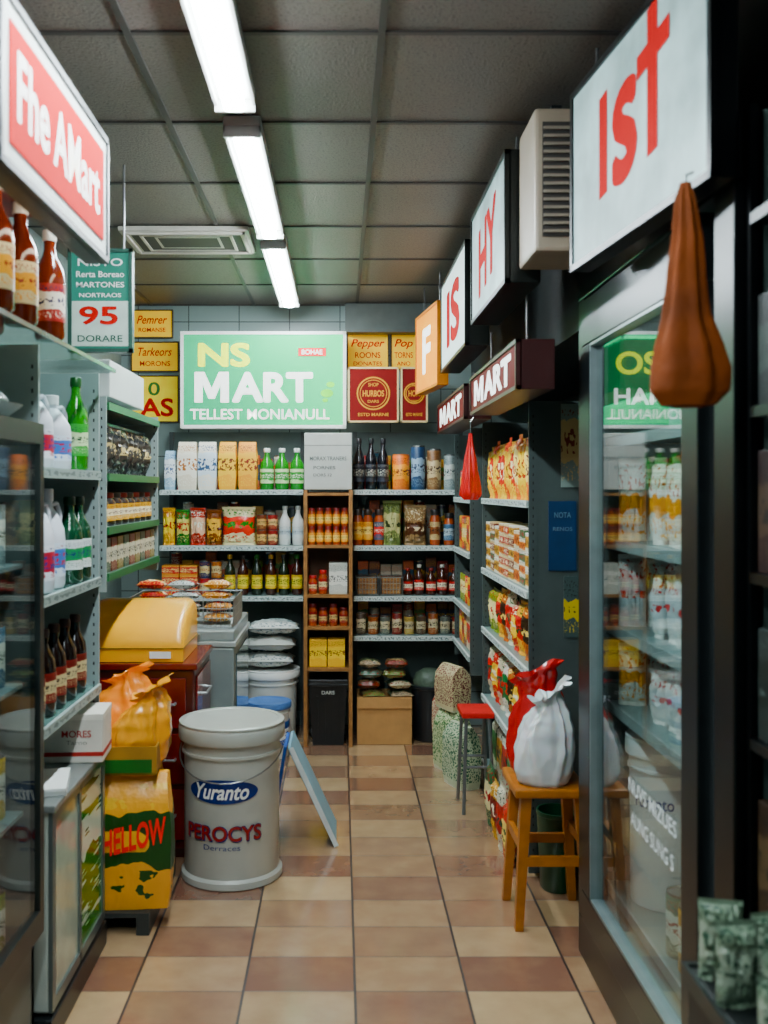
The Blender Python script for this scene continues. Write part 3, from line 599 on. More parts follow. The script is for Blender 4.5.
for i,(x,y,s) in enumerate(((-.735,2.13,1.0),(-.735,2.30,.98),(-.735,2.53,.96))):
    thing('sauce_bottle','amber brown sauce bottle with cream label and white cap' if i<2 else 'amber brown sauce bottle with red and white label','bottle',bottle(.29,.040,kb,mat('#f0ece4',.4),kl if i<2 else kl2),(x,y,1.7775),scale=s,yaw=40,group='sauce bottles on glass shelf')
for x,y in ((-.85,2.42),(-.86,2.24),(-.87,2.06)): thing('sauce_bottle','amber brown sauce bottle standing behind others','bottle',bottle(.27,.036,kb,mat('#b8221c',.4),kl),(x,y,1.7775),yaw=40,group='sauce bottles on glass shelf')
grn=mat('#1f8a34',.15,coat=.5)
wj=mat('#d8dbe0',.35,var=.05); lr=printed('#e4e6ea','#a83048','#3a3a7a',.25,.8,sx=6,sz=8)
lb=printed('#d8e0e8','#4a78b0','#a83048',.25,.8,sx=6,sz=8)
thing('detergent_jug','white plastic jug with red and blue label','jug',jug(.23,.06,wj,mat('#c03028',.4),lr),(-.83,2.68,1.456),60)
thing('detergent_jug','white plastic jug with red and blue label','jug',jug(.21,.055,wj,mat('#e8e8e8',.4),lb),(-.82,2.84,1.456),60)
thing('green_bottle','green glass bottle with pale label','bottle',bottle(.28,.036,grn,mat('#1a5a2a',.4),printed('#3d9a4a','#cfe0b8','#1a4a24')),(-.79,2.99,1.456),60)
thing('green_bottle','squat dark green bottle with red label','bottle',bottle(.2,.045,mat('#23503a',.2,coat=.4),mat('#8a1c18',.4),printed('#b8342a','#e8d8c0','#2a2a2a')),(-.81,2.54,1.456),60)
thing('detergent_jug','white plastic bottle with purple and red label','jug',jug(.27,.05,wj,mat('#d8d8dc',.4),lr),(-.80,2.62,1.131),60)
thing('detergent_jug','white plastic bottle with blue and red label','jug',jug(.27,.05,wj,mat('#d8d8dc',.4),lb),(-.81,2.76,1.131),60)
for y in (2.90,3.0): thing('green_bottle','dark green bottle with white label','bottle',bottle(.25,.038,mat('#1d4a34',.15,coat=.5),mat('#20402c',.4),printed('#dfe4e0','#3a8a5a','#20406a')),(-.785,y,1.131),60,group='green bottles on white shelf')
for y in (2.56,2.66,2.76,2.87,2.98): thing('dark_bottle','dark brown glass bottle with cream label','bottle',bottle(.23,.034,mat('#1c100c',.12,coat=.6),mat('#3a1a16',.4),printed('#7a2a1c','#cdbf9c','#2a1410')),(-.79,y,.801),60,group='dark bottles on white shelf')
for zz,hh in ((1.456,.22),(1.131,.24),(.801,.2)):
    for i in range(5): thing('rear_bottle','plastic bottle at the rear of shelf','bottle',bottle(hh,.045,(wj,grn,kb)[(i+int(zz*10))%3],mat('#3a7a4a',.4),lb if i%2 else lr),(-.945,2.54+i*.12,zz),60,group='rear row of bottles')
gw=mat('#8d918e',.3,.3,var=.1)
fm_=mat('#7f8a88',.3,.6)
P=[('body',G().box(-1.22,-.735,2.52,3.08,.08,.585,.005).mesh(mat('#b9c0b8',.5,var=.08))),('top',G().box(-1.23,-.715,2.51,3.09,.586,.605,.004).mesh(gw)),
 ('base',G().box(-1.23,-.72,2.5,3.09,0,.07,.004).mesh(dgray)),
 ('frame',G().box(-.7345,-.724,2.52,2.55,.08,.585).box(-.7345,-.724,2.785,2.805,.08,.585).box(-.7345,-.724,3.055,3.08,.08,.585).box(-.7345,-.724,2.55,3.055,.08,.11).box(-.7345,-.724,2.55,3.055,.56,.585).mesh(fm_)),
 ('printed_panel',bx(mat('#c7cfbf',.15,var=.1,coat=.6),-.7345,-.7305,2.55,2.785,.11,.56)),
 ('printed_panel',bx(printed('#4f8a2e','#dfe6d2','#3a7a3a',.55,1.1,.15,sx=2,sz=20,seed=4),-.7345,-.7305,2.805,3.055,.11,.56))]
thing('display_crate','glassy white and green display counter with metal frame','counter',P,(0,0,.001))
thing('small_carton','white carton with red print on counter','carton',[('body',G().box(-.105,.105,-.08,.08,0,.14,.004).mesh(mat('#d9d5cc',.5))),('lid_flap',bx(mat('#e8e4da',.5),-.106,.106,-.081,.081,.125,.1415)),('red_stripe',bx(mat('#a83a30',.5),-.1058,.1058,-.0808,.0808,.02,.032)),('lettering',txt('MORES',.085,.02,mat('#a83a30',.5),0.03,.085,y=-.0825,bold=.012)),('lettering',txt('Tarno',.06,.012,mat('#8a8a80',.5),0.03,.06,y=-.0825,bold=0))],(-.80,2.98,.607),4)
thing('paper_stack','stack of white papers on counter','paper',[('body',G().box(-.07,.07,-.1,.1,0,.012).box(-.065,.07,-.105,.095,.012,.02).mesh(white))],(-.80,2.68,.607),12)
def fridge_side():
    x0,x1,y0,y1,zt=-1.25,-.75,1.30,2.45,1.56
    fr=mat('#5f6866',.35,.2)
    parts=[('carcass',G().box(x0,x0+.02,y0,y1,.02,zt).box(x0,x1,y0,y0+.02,.02,zt).box(x0,x1,y1-.02,y1,.02,zt).box(x0,x1,y0,y1,zt-.05,zt).box(x0,x1,y0,y1,0,.3).mesh(fr)),
     ('glow_bar',bx(mat('#eaf5f4',.3,emit=4),x0+.3,x0+.36,y0+.05,y1-.05,zt-.065,zt-.051)),
     ('door',G().box(x1+.001,x1+.025,y0,y1,.32,.38).box(x1+.001,x1+.025,y0,y1,zt-.05,zt).box(x1+.001,x1+.025,y0,y0+.05,.38,zt-.05).box(x1+.001,x1+.025,y1-.03,y1,.38,zt-.05).mesh(mat('#3f4543',.3,.6)),None,[('glass_pane',bx(glassmat(k_=.8),x1+.012,x1+.018,y0+.05,y1-.03,.38,zt-.05)),('handle',G().path([(x1+.03,1.42,.8),(x1+.06,1.42,.8),(x1+.06,1.42,1.1),(x1+.03,1.42,1.1)],.008).mesh(silver))])]
    for z in (.62,.93,1.22): parts.append(('shelf_board',bx(shm,x0+.021,x1-.02,y0+.021,y1-.021,z-.01,z)))
    thing('display_fridge','grey display fridge with glass door','fridge',parts,(0,0,.001))
fridge_side()
for z,c in ((.3,'#7a8a3a'),(.62,'#c9b23a'),(.93,'#5a7a8a'),(1.22,'#8a9a9a')):
    for y in (2.02,2.14,2.26,2.38):
        thing('drink_can','drink can inside glass door fridge','can',can(.15,.035,printed(c,'#d8dcd0','#2a3a2a',seed=1),metal),(-.83,y-.01,z+.002),60,group='drink cans in grey fridge')
thing('wrapped_tray','shallow tray with wrapped produce on fridge','tray',[('tray',G().lathe([(.09,0),(.13,.03),(.135,.035),(.125,.035),(.09,.008)],n=28).mesh(mat('#b9c2c0',.3))),('produce',G().lathe([(.1,.02),(.105,.045),(.08,.08),(.03,.095),(.005,.1)],n=20).mesh(mat('#7d8f86',.25,bump=.8,bscale=25,coat=.5)))],(-.87,2.30,1.563))
# ---------------- left far shelf ----------------
sidegondola(-1.25,-.80,3.42,4.40,(1.11,1.27,1.455,1.70),1.72,'metal wall shelf with green edges and dark packets',1,mat('#2f6b45',.4,var=.1),z0=1.05)
thing('white_carton','plain white cardboard carton on top of shelf','carton',[('body',G().box(-.13,.13,-.3,.3,0,.13,.005).mesh(mat('#cfd4d0',.5,var=.04))),('tape_strip',bx(mat('#b0a890',.3),-.02,.02,-.301,.301,.1302,.1312))],(-.93,3.78,1.724))
for i in range(8):
    y=3.50+i*.115
    thing('dark_packet','dark printed snack packet standing on shelf','snack packet',pouch(.105,.19,.07,printed('#22262a','#4a4640','#c9b890',.3,.7,.3,6,9,i%4),i%4+40),(-.855,y,1.456),90,group='dark packets on green edged shelf')
for i in range(8):
    y=3.50+i*.115
    thing('small_jar','small jar with brown contents and pale label','jar',jar(.12,.042,mat('#3a2418',.2,coat=.4),printed('#c9a050','#e8dcc0','#5a1a10',seed=i%3),mat(('#3a3a3a','#8a2a1a')[i%2],.4)),(-.855,y,1.271),90,group='jars on green edged shelf')
for i in range(9):
    y=3.49+i*.104
    thing('small_carton','small printed food carton on shelf','carton',carton(.09,.1,.12,printed(('#3f5a4a','#7a3a2a','#8a7a4a')[i%3],'#c9c4b0','#1a1a1a',seed=i%3)),(-.86,y,1.111),90,group='small cartons on green edged shelf')
# ---------------- pallet, sacks ----------------
g=G()
for i in range(5): g.box(-.95,-.60,3.14+i*.105,3.14+i*.105+.085,.055,.07)
for x in (-.94,-.78,-.64): g.box(x,x+.04,3.14,3.645,0,.055)
thing('pallet','low dark grey slatted pallet on tile floor','pallet',[('body',g.mesh(mat('#3a3f3e',.5)))],(0,0,.001))
def slump(w,d,h,m,seed,neck=.32,flare=.5,lx=0,ly=0,fold=.2,nf=9,tiltz=0):
    key=[(0,.80),(.04,.93),(.15,1.03),(.35,1.05),(.52,.97),(.68,.80),(.80,.58),(.88,neck),(.93,neck*.95),(1.0,flare)]
    n=96; m_=44; vs=[]
    for j in range(m_+1):
        t=j/m_
        for (a0,r0),(a1,r1) in zip(key,key[1:]):
            if a0<=t<=a1: q=(t-a0)/(a1-a0); q=q*q*(3-2*q); r=r0+(r1-r0)*q; break
        for i in range(n):
            a=2*math.pi*i/n; ca,sa=math.cos(a),math.sin(a)
            wv=noise.noise(Vector((ca*1.5+seed,sa*1.5,t*1.8)))
            f=math.sin(a*nf+seed+4*wv)*.55+math.sin(a*(nf*2-3)+seed*2+5*wv)*.3
            amp=fold*(.12+.9*t**1.6)
            cr=.5-abs(noise.noise(Vector((ca*2.2+seed,sa*2.2,t*3.2+seed))))
            rr=r*(1+amp*f+.10*(cr-.35)+.08*wv)
            z=t*h*(1+.10*wv*(t>.3))+tiltz*ca*t*t
            vs.append((rr*ca*w/2+lx*t*t,rr*sa*d/2+ly*t*t,max(z,0)))
    fs=[(j*n+i,j*n+(i+1)%n,(j+1)*n+(i+1)%n,(j+1)*n+i) for j in range(m_) for i in range(n)]
    fs.append(tuple(range(n)))
    return G().add(vs,fs,True).mesh(m)
sy=printed('#e6b000','#14501c','#e8c010',.34,.70,.35,1.6,3.4,1,bump=.25)
def sack(x,y,w,yaw,label,t,h=.42,d=.13):
    body=paperbag(w,d,h,sy,int(abs(x)*50),.16)[0][1]
    thing('grain_sack',label,'sack',[('body',body),('lettering',txt(t,w*.92,.085,mat('#d81004',.5,spec=.2,emit=.1),0,.235,y=-d/2-.014,bold=.035,tilt=.22))],(x,y,.073),yaw)
sack(-.655,3.225,.215,5,'large yellow and green grain sack with red lettering','HELLOW')
sack(-.88,3.25,.16,-4,'yellow grain sack standing on pallet','HELLO')
sack(-.70,3.45,.16,2,'yellow grain sack standing on pallet','HELLO')
sack(-.89,3.45,.15,-3,'yellow grain sack standing on pallet','HELLO')
bxm=mat('#a8843c',.6,var=.15)
thing('cardboard_box','low open brown cardboard tray holding yellow bags','cardboard box',[('body',G().box(-.165,.165,-.20,.20,0,.008).box(-.165,.165,-.20,-.194,0,.09).box(-.165,.165,.194,.20,0,.09).box(-.165,-.159,-.194,.194,0,.09).box(.159,.165,-.194,.194,0,.09).mesh(bxm)),('printed_panel',bx(mat('#1c6a24',.5),-.15,.15,-.2025,-.2005,.008,.05))],(-.755,3.355,.498),3)
yb=mat('#ffb800',.2,var=.05,scale=6,coat=.5)
thing('plastic_bag','loose crumpled glossy yellow plastic bag in tray','plastic bag',[('body',slump(.20,.22,.25,yb,3,.30,.62,.05,-.05,.30,7,.03))],(-.665,3.30,.508))
thing('plastic_bag','loose crumpled glossy yellow plastic bag in tray','plastic bag',[('body',slump(.15,.20,.27,yb,8,.34,.66,-.03,-.03,.30,6,.02))],(-.845,3.28,.508))
thing('plastic_bag','loose crumpled glossy yellow plastic bag in tray','plastic bag',[('body',slump(.26,.13,.26,mat('#f8a800',.2,var=.05,coat=.5),14,.36,.6,.02,.0,.28,8,.03))],(-.755,3.475,.508))
# ---------------- big bucket ----------------
wbk=mat('#bfc1ba',.35,var=.12,scale=5,coat=.2); nb=mat('#1c3a7a',.4,var=.25,scale=30); rd=mat('#941820',.4,var=.25,scale=30)
R=.178; H=.565
P=bucketparts(R,H,wbk,mat('#b4b7b0',.35,var=.1,scale=6,coat=.2),tap=.96)
P.append(('base_ring',G().lathe([(R*1.0,.0),(R*1.03,.004),(R*1.03,.025),(R*.99,.032),(R*.965,.036)],n=40).mesh(wbk)))
ov=G(); n=36; rw=R*.972
pts=[]
for ringk in range(4):
    q=ringk/3
    for i in range(n):
        a=2*math.pi*i/n; X=q*.13*math.cos(a); Zz=.345+q*.042*math.sin(a); t=X/rw; pts.append(((rw+.004)*math.sin(t),-(rw+.004)*math.cos(t),Zz))
fs=[(k*n+i,k*n+(i+1)%n,(k+1)*n+(i+1)%n,(k+1)*n+i) for k in range(3) for i in range(n)]
ov.add(pts,fs)
P+= [('oval_logo',ov.mesh(nb)),('lettering',txt('Yuranto',.19,.055,white,0,.346,y=-.0075,bold=.025,wrap=rw,shear=.3),'white script lettering'),
 ('lettering',txt('PEROCYS',.285,.058,nb,.002,.198,y=-.0045,bold=.05,wrap=rw),'blue letter outline'),('lettering',txt('PEROCYS',.28,.052,rd,0,.20,y=-.0072,bold=.028,wrap=rw),'dark red lettering'),('lettering',txt('Derraces',.13,.018,nb,0,.15,y=-.005,bold=.0,wrap=rw),'small blue lettering')]
thing('paint_bucket','large grubby white lidded bucket with blue oval logo','bucket',P,(-.395,3.66,.001),-6)
def panel(p0,p1,y0,y1,t,m):
    p0=Vector(p0);p1=Vector(p1); d=(p1-p0).normalized(); nrm=Vector((d.z,0,-d.x))*t
    c=[p0,p1,p1+nrm,p0+nrm]
    g=G(); vs=[(q.x,y,q.z) for y in (y0,y1) for q in c]
    g.add(vs,[(0,1,2,3),(7,6,5,4),(0,4,5,1),(1,5,6,2),(2,6,7,3),(3,7,4,0)]); return g.mesh(m)
thing('floor_sign','pale blue folding floor sign standing on tiles','floor sign',[('board',panel((-.025,0,0.004),(-.205,0,.385),3.92,4.20,.012,mat('#8fb0bc',.35,var=.15,scale=6))),('board',panel((-.21,0,.385),(-.27,0,0.004),3.94,4.18,.012,mat('#2c5da0',.4,var=.1)),'blue rear board'),('edge_strip',panel((-.022,0,0.0),(-.2,0,.385),3.913,3.919,.018,mat('#d8dedd',.4)))],(0,0,.001))
# ---------------- right shelving ----------------
sidegondola(.68,1.2,3.60,4.78,(.12,.43,.75,1.03,1.36),1.72,'grey metal shelf unit facing aisle with packed goods',-1,rail,pm=pegd)
sidegondola(.63,1.2,4.84,5.50,(.59,.81,1.09,1.36),1.70,'grey metal shelf unit with small goods',-1,rail,z0=.5,pm=pegd)
cs=[('#c8452a','#f2d060','#fff4d8'),('#e0b22c','#b8321e','#2a5a3a'),('#d8d0b8','#c03a26','#3a6a4a'),('#8a9a4a','#efe2b0','#b02a1c'),('#2f6a8a','#e8e0c8','#c03a26'),('#b8702a','#3a2a1a','#f0d890'),('#e8e4d8','#2f7a4a','#c83a20'),('#7a2030','#e8c870','#f4ecd8')]
yo=[('#f0b820','#f6d860','#a83010'),('#e88a18','#f4e0a0','#7a2a10'),('#f4d040','#c84a18','#fff2d0'),('#d8641a','#f6cc50','#5a1a10')]
for i in range(14):
    q=random.randrange(4)
    thing('snack_packet','tall upright yellow and orange packet on shelf','snack packet',pouch(.076,.24+.02*(q%2),.05,printed(*yo[q],.25,.75,.3,6,9,q),q+110),(.72,3.66+.079*i,1.361),-90+random.uniform(-4,4),group='yellow packets on aisle shelf')
cps=[('#e6dcc4','#d08a3a','#8a2a1a'),('#d8c8a0','#b8452a','#f6ecd0'),('#e8e4d8','#c9a23a','#6a3a1a'),('#c9b08a','#7a3a2a','#f0e4c8'),('#d8d4c8','#5a7a5a','#a03a20')]
for i,y in enumerate([3.70+i*.125 for i in range(9)]):
    hh=random.choice((.045,.055,.07)); n_=int(.26/hh); q=random.randrange(5)
    for k in range(n_):
        thing('food_carton','small flat food carton in neat stack','carton',carton(.112,.13,hh-.001,printed(*cps[(q+(k%2)*(i%2))%5],.2,.8,sx=8,sz=5,seed=(i+k)%3)),(.76,y,1.031+k*hh),-90+random.uniform(-2,2),group='stacked food cartons')
for i,y in enumerate([3.70+i*.125 for i in range(9)]):
    for k in range(2):
        q=random.randrange(8); a=cs[q]
        thing('snack_packet','bright printed snack packet on shelf','snack packet',pouch(.118,.19+.02*(q%3),.06,printed(*a,.3,.7,.3,6,9,q%4),q%4+60),(.73+k*.09,y,.751),-90+random.uniform(-6,6),group='snack packets on aisle shelf')
for i,y in enumerate([3.72+i*.14 for i in range(8)]):
    q=random.randrange(8); a=cs[q]
    thing('snack_packet','large printed food packet on lower shelf','snack packet',pouch(.13,.25,.08,printed(*a,.3,.7,.3,6,9,q%4),q%4+70),(.74,y,.431),-90+random.uniform(-6,6),group='large packets on aisle shelf')
    if i<7: thing('rice_bag','printed food bag on bottom shelf','bag',paperbag(.12,.12,.26,printed('#d0d4c4',('#5a8a5a','#b8452a','#c9a23a')[i%3],'#2a3a2a',.3,.7,.4,9,12,i%3),i%3),(.76,y-.02,.121),-90,group='bags on bottom shelf')
fc=[('#c94a2a','#f0d890','#2a5a3a'),('#d8d4c0','#b03a26','#2a4a3a'),('#c9a040','#7a2a1a','#f4ecd8'),('#3a6a4a','#e0d8b0','#a02a1a')]
for i in range(4):
    a=fc[i%4]
    thing('food_pouch','colourful food pouch standing against shelf base','food pouch',pouch(.13,.22+.03*(i%2),.05,printed(*a,.3,.7,.3,6,9,i,bump=.3),i+100),(.637,3.76+.145*i,.001),yaw=-90,group='food pouches against the shelf base')
for zi,z in enumerate((.59,.81,1.09,1.36)):
    for i in range(6):
        y=4.90+i*.1
        a=cs[random.randrange(8)]
        if zi%2: thing('food_can','food can with printed label','can',can(.15,.04,printed(*a,seed=i%2),metal),(.69,y,z+.001),-90,group='cans on corner shelf')
        else: thing('food_carton','upright printed food carton','carton',carton(.085,.08,.17,printed(*a,.25,.75,seed=i%3)),(.69,y,z+.001),-90,group='cartons on corner shelf')
thing('notice_board','blue notice sheet fixed to shelf end','notice',[('sheet',bx(mat('#153f60',.4,var=.15),-.05,.05,-.004,0,0,.25)),('lettering',txt('NOTA',.06,.02,mat('#6a8494',.5),0,.2,y=-.006)),('lettering',txt('RENOS',.07,.014,mat('#6a8494',.5),0,.15,y=-.006))],(.80,3.5995,1.11))
thing('paper_notice','tall narrow paper notice with brown and cream print','notice',[('sheet',bx(printed('#8a9a94','#c9b890','#7a3a2a',.3,.8,sx=4,sz=10),-.035,.035,-.004,0,0,.30))],(.83,3.5995,1.41))
thing('paper_notice','tall narrow paper notice with yellow print','notice',[('sheet',bx(printed('#4a5a58','#c9b850','#2a2a2a',.3,.6,sx=4,sz=10),-.03,.03,-.004,0,0,.22))],(.835,3.5995,.87))
def hangbag(label,loc,pr,m,seed,depth=.5,fold=.13,lean=0,zhook=.05,yaw=0):
    h=pr[0][1]; g=G(); n=56; 
    P_=[]
    for a,b in zip(pr,pr[1:]):
        for k in range(4): t=k/4; P_.append((a[0]+(b[0]-a[0])*t,a[1]+(b[1]-a[1])*t,a[2]+(b[2]-a[2])*t))
    P_.append(pr[-1]); vs=[]
    for j,(r,z,off) in enumerate(P_):
        zf=z/h
        for i in range(n):
            a=2*math.pi*i/n
            q=1+fold*math.sin(a*7+seed+zf*2)*(.35+.65*zf)+fold*.5*math.sin(a*3-zf*3+seed)+.12*noise.noise(Vector((math.cos(a)*2,math.sin(a)*2,zf*5+seed)))
            vs.append((r*q*math.cos(a)+off,r*q*depth*math.sin(a),z))
    fs=[(j*n+i,j*n+(i+1)%n,(j+1)*n+(i+1)%n,(j+1)*n+i) for j in range(len(P_)-1) for i in range(n)]
    fs+=[tuple(range(n)),tuple((len(P_)-1)*n+i for i in range(n))]
    g.add(vs,fs,True); me=g.mesh(m)
    thing('hanging_bag',label,'bag',[('body',me),('hook',G().path([(pr[0][2],0,h-.01),(pr[0][2],0,h+zhook*.6),(pr[0][2]+.012,0,h+zhook*.8),(pr[0][2]+.012,.01,h+zhook)],.002,6).mesh(metal))],loc,yaw)
hangbag('red plastic bag hanging from sign bracket',(.53,4.06,1.36),[(.006,.27,0),(.01,.23,0),(.022,.17,0),(.032,.08,.0),(.04,.02,0),(.025,0,0)],mat('#c01c14',.25,var=.15,coat=.3),1,.6,.25,zhook=.08)
hangbag('thin orange brown cloth bag hanging beside cooler door',(.612,1.77,1.545),[(.008,.40,.0),(.016,.37,.0),(.026,.30,.003),(.034,.22,.0),(.040,.165,-.002),(.058,.11,.0),(.064,.07,.002),(.063,.03,.0),(.045,.005,0),(.02,0,0)],mat('#7d4a10',.7,var=.35,scale=8,bump=.4,bscale=30,spec=.2),2,.38,.16,zhook=.02,yaw=-15)
P=[('seat',G().box(-.07,.07,-.1,.1,.41,.435,.006).mesh(mat('#c02018',.4)))]
lg=mat('#8a8f90',.3,.7)
for sx in (-1,1):
    for sy_ in (-1,1): P.append(('leg',G().rod((sx*.05,sy_*.08,.41),(sx*.065,sy_*.11,0),.008).mesh(lg)))
for sy_ in (-1,1): P.append(('crossbar',G().rod((-.057,sy_*.094,.2),(.057,sy_*.094,.2),.006).mesh(lg)))
thing('stool','small metal stool with red seat','stool',P,(.598,4.42,.001))
wo=mat('#a97438',.4,var=.2,scale=20,coat=.2)
P=[('seat',G().box(-.125,.115,-.135,.135,.42,.45,.01,seg=3).mesh(wo))]
for sx in (-1,1):
    for sy_ in (-1,1):
        g=G()
        a=Vector((sx*.085,sy_*.095,.421)); b=Vector((sx*.112,sy_*.12,0)); 
        vs=[(q.x+dx,q.y+dy,q.z) for q,k in ((b,.013),(a,.017)) for dx,dy in ((-k,-k),(k,-k),(k,k),(-k,k))]
        g.add(vs,[(3,2,1,0),(4,5,6,7),(0,1,5,4),(1,2,6,5),(2,3,7,6),(3,0,4,7)]); P.append(('leg',g.mesh(wo)))
P.append(('rail',G().box(-.092,.092,-.118,-.1,.2,.23).mesh(wo))); P.append(('rail',G().box(-.092,.092,.1,.118,.2,.23).mesh(wo)))
P.append(('rail',G().box(-.11,-.093,-.098,.098,.25,.28).mesh(wo))); P.append(('rail',G().box(.093,.11,-.098,.098,.25,.28).mesh(wo)))
thing('stool','square wooden stool holding a white bag','stool',P,(.68,3.30,.001))
wbag=mat('#d8dcdc',.25,var=.03,bump=.1,bscale=12,coat=.3,sss=.3)
thing('plastic_bag','full creased white plastic bag slumped on wooden stool','plastic bag',[('body',slump(.185,.155,.30,wbag,5,.40,.72,.02,.0,.22,8,.035))],(.662,3.245,.452))
thing('plastic_bag','glossy red plastic bag standing behind white bag','plastic bag',[('body',slump(.21,.075,.345,mat('#b80c0a',.15,var=.1,coat=.7),11,.62,.85,-.01,.0,.22,7,.03))],(.675,3.375,.452))
thing('waste_bin','small dark green plastic bin on floor','bin',[('body',G().lathe([(.055,0),(.06,.008),(.072,.26),(.074,.262),(.074,.275),(.068,.275),(.055,.02)],n=28).mesh(mat('#155038',.35)))],(.765,3.518,.001))
for i,(x,y,yaw,h,a) in enumerate(((.56,5.0,-60,.30,('#d2d2be','#c2c8a8','#4a7a4a')),(.57,5.24,-70,.36,('#c8ccb8','#d8d0b8','#9a3a2a')),(.575,4.74,-68,.29,('#d4d4c4','#c0c8b0','#2f6a50')))):
    thing('rice_sack','pale patterned rice sack standing upright by shelf','sack',paperbag(.18,.10,h,printed(*a,.02,1.1,.5,26,34,i,bump=.3),i+5,.15),(x,y,.001),yaw,group='patterned rice sacks by shelf')
thing('rice_sack','pale patterned food sack stacked on lower sack','sack',paperbag(.17,.10,.22,printed('#c4c8b0','#ccc4a4','#7a3a3a',.02,1.1,.5,26,34,4,bump=.3),9,.15),(.565,5.02,.303),-65,group='patterned rice sacks by shelf')
# ---------------- cooler right ----------------
bf=mat('#111516',.3,.5,var=.15); bf2=mat('#262c2e',.3,.6)
x0,x1,y0,y1=.78,1.27,1.84,3.04
inn=mat('#66756f',.4)
P=[('carcass',G().box(x1-.03,x1,y0,y1,.0,2.1).box(x0,x1-.03,y0,y0+.04,.0,2.1).box(x0,x1-.03,y1-.04,y1,0,2.1).box(x0,x1-.03,y0+.04,y1-.04,2.02,2.1).box(x0,x1-.03,y0+.04,y1-.04,0,.18).mesh(inn)),
 ('outer_frame',G().box(.725,.779,y0,y1,0,.12,.004).box(.725,.779,y0,y1,1.97,2.1,.004).box(.725,.779,y1-.07,y1,.12,1.97,.004).box(.725,.779,y0,y0+.1,.12,1.97,.004).mesh(bf)),
 ('door',G().box(.715,.76,2.0,2.96,.13,.22,.004).box(.715,.76,2.0,2.96,1.82,1.955,.004).box(.715,.76,2.0,2.1,.22,1.82,.004).box(.715,.76,2.87,2.96,.22,1.82,.004).mesh(bf2),None,[
   ('glass_pane',bx(glassmat((.88,.94,.94,1),'cooler_glass',1.15),.735,.742,2.1,2.87,.22,1.82)),
   ('gasket',G().box(.716,.75,2.862,2.87,.22,1.82).box(.716,.75,2.1,2.87,.22,.228).box(.716,.75,2.1,2.87,1.812,1.82).mesh(mat('#8a9595',.3,.4))),
   ('lettering',txt('NUVS MIZUES',.36,.036,mat('#cfd6d6',.5,emit=.35),0,0,y=0,bold=.004)),('lettering',txt('AUNG SUNG S',.32,.036,mat('#cfd6d6',.5,emit=.35),0,0,y=0,bold=.004))])]
lets=[p for p in P[2][3] if p[0]=='lettering']
for k,p in enumerate(lets):
    M=Matrix.Translation((.733,2.36,.655-.08*k))@Matrix.Rotation(math.radians(-90),4,'Z'); p[1].transform(M)
P.append(('fill_strip',bx(mat('#e8f4f4',.3,emit=6),.785,.80,1.885,1.92,.26,1.8)))  # glowing strip added out of sight behind the post to brighten the interior
P.append(('glow_bar',bx(mat('#eaf5f4',.3,emit=2.5),.85,.90,1.95,2.9,2.0,2.018)))  # second glowing bar, added under the top to lift the cooler contents
for z in (.23,.77,1.0,1.25,1.55): P.append(('shelf_board',bx(shm,.805,x1-.031,y0+.05,y1-.045,z-.012,z),None,[('price_rail',bx(mat('#a8b4b2',.3,.2),.797,.804,y0+.05,y1-.045,z-.026,z+.004))]))
thing('display_cooler','tall dark framed glass door display cooler','fridge',P,(0,0,.001))
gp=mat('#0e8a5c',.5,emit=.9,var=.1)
thing('sign_reflection','bright green painted sign reflection with letters inside cooler','painted reflection',[('sheet',bx(gp,-.11,.11,-.003,0,0,.26)),('lettering',txt('OS',.13,.07,yelE,-.01,.18,y=-.006,bold=.03)),('lettering',txt('HAN',.16,.05,whE,0,.08,y=-.006,bold=.03))],(.90,2.9985,1.60),0)  # glowing lettered sheet paints the shop sign's reflection in the door glass
pk1=lambda s: printed('#e2e0d4','#f0b050','#c85a20',.35,.55,.35,4,7,s); pk2=lambda s: printed('#e2e2dc','#d0d8d8','#c83020',.3,.6,.35,4,7,s)
for i in range(9):
    y=1.96+i*.092
    for P_,hh,zz,lb_ in ((pk1,.235,1.252,'white and orange packet standing in cooler'),(pk2,.20,1.002,'white packet with red print standing in cooler'),(pk2,.17,.772,'white packet with red print standing in cooler')):
        thing('white_packet',lb_,'packet',pouch(.08,hh-.02*((i+int(zz*10))%3==0),.045,P_(i%4),i%3+90),(.865+.01*(i%2),y,zz),-90+random.uniform(-12,12),group='packets on cooler shelf')
    if i%2==0 and i<7:
        thing('milk_bottle','pale plastic bottle standing in cooler','bottle',bottle(.24,.042,mat('#7f908c',.3),mat('#4a7a6a',.4),printed('#a9b6b0','#5a806a','#2a4a3a')),(.87,y,1.552),-90,group='bottles on cooler shelf')
    if i<7: thing('drink_can','silver green drink can standing in cooler','can',can(.16,.04,printed('#c9a23a' if i%2 else '#5a7a6a','#c9d2c8','#8a2a1a'),metal),(.86,y,.232),-90,group='cans on cooler shelf')
for i in range(5):
    x=.855+i*.085
    for P_,hh,zz in ((pk1,.24,1.252),(pk2,.21,1.002),(pk1,.18,.772)):
        thing('white_packet','white and orange packet standing at cooler end','packet',pouch(.08,hh-.015*(i%2),.045,P_(i),i+95),(x,2.925,zz),-15+random.uniform(-8,8),group='packets at cooler end')
P=bucketparts(.105,.47,wp,white,False,tap=.93); P.append(('lettering',txt('Yuranto',.12,.035,nb,0,.3,y=-.003,wrap=.1035)))
thing('paint_bucket','white lidded bucket with blue script inside cooler','bucket',P,(.93,2.85,.233),-40)
P=[('carcass',G().box(1.2,1.26,.6,1.82,0,2.1).box(.80,1.2,.6,.64,0,2.1).mesh(bf)),('post',G().box(.745,.76,1.815,1.83,0,2.1).mesh(bf))]
for z in (.28,.62,.95,1.25,1.55,1.9): P.append(('shelf_board',bx(bf,.742,1.2,.64,1.812,z-.02,z)))
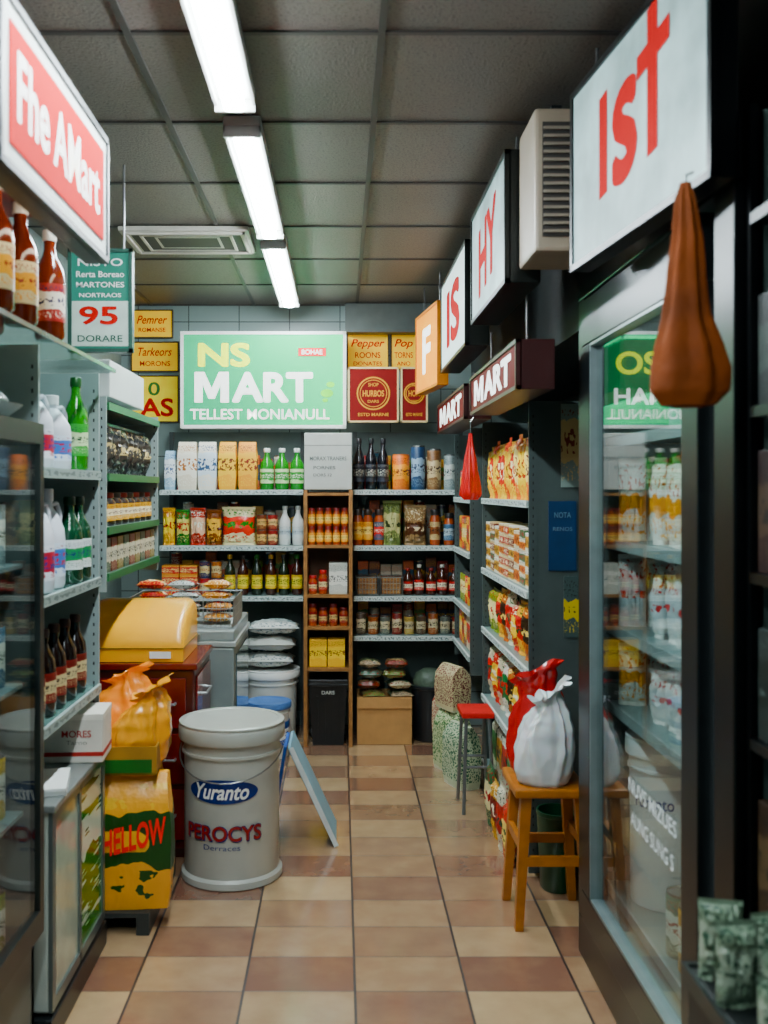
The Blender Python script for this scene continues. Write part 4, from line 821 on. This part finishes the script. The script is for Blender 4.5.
thing('open_rack','dark metal open shelf rack beside cooler','shelf',P,(0,0,.001))
for j,z in enumerate((.28,.62,.95,1.25,1.55)):
    for i in range(4):
        q=(i+j)%4; cc=[('#1c2422','#3a4640','#141a18'),('#33261a','#5a4c38','#140c08'),('#2c3634','#1a2824','#4a5450'),('#2a1614','#4a3c30','#140a08')][q]
        thing('dark_carton','dark muted printed carton standing on rack','carton',carton(.075,.07,.2+.02*(q%2),printed(*cc,.3,.7,.5,5,8,q)),(.79,1.77-i*.09,z+.001),-90,group='cartons on dark rack')
P=[('body',G().box(.56,.71,1.34,1.68,.0,.60,.008).mesh(mat('#1c2221',.5))),('rim',G().box(.552,.715,1.335,1.345,.575,.605).box(.552,.715,1.675,1.685,.575,.605).box(.552,.560,1.345,1.675,.575,.605).mesh(mat('#2c3432',.4)))]
thing('produce_stand','dark box stand topped with pale green packets','stand',P,(.022,0,.001))
for i,(x,y,r) in enumerate(((.62,1.63,-12),(.695,1.62,14),(.615,1.55,8),(.69,1.54,-10),(.65,1.46,5),(.62,1.40,-8))):
    thing('green_packet','pale greenish clear packet standing on dark stand','packet',pouch(.07,.13-.015*(i%2),.045,printed('#8a9a88','#a8b4a4','#3a5a48',.3,.7,.3,4,6,i,bump=.5),i+160),(x,y,.603),r,group='pale packets on stand')
structure('trim_5',bx(bf,.80,XR-.002,.2,3.05,2.104,ZC-.008))
g=G().box(.53,.69,2.72,2.96,2.05,2.44,.01)
P=[('body',g.mesh(mat('#9c9284',.4,var=.06))),('grille',bx(mat('#3e3b38',.5),.55,.67,2.714,2.719,2.09,2.40))]
g=G()
for i in range(14): g.box(.552,.668,2.706,2.713,2.098+i*.0215,2.106+i*.0215)
P.append(('louvre_set',g.mesh(mat('#8f877b',.4)))); P.append(('bracket',G().box(.69,.799,2.85,2.9,2.2,2.24).mesh(dgray))); P.append(('bracket',G().box(.60,.63,2.84,2.88,2.44,2.493).mesh(dgray)))
thing('air_conditioner','beige wall mounted air conditioner box with grille','air conditioner',P)
# ---------------- light & camera ----------------
w=bpy.data.worlds.new('shop_world'); SC.world=w; w.use_nodes=True
w.node_tree.nodes['Background'].inputs[0].default_value=(.3,.75,.9,1); w.node_tree.nodes['Background'].inputs[1].default_value=.22
cam=bpy.data.cameras.new('camera'); co=bpy.data.objects.new('camera',cam); COL.objects.link(co)
co.location=(0,0,1.4); co.rotation_euler=(math.radians(90),0,0)
cam.sensor_fit='VERTICAL'; cam.sensor_height=36; cam.lens=35.16; cam.shift_x=44/1024; cam.shift_y=-22/1024
cam.clip_start=.05; cam.dof.use_dof=True; cam.dof.focus_distance=4.6; cam.dof.aperture_fstop=3.2
SC.camera=co
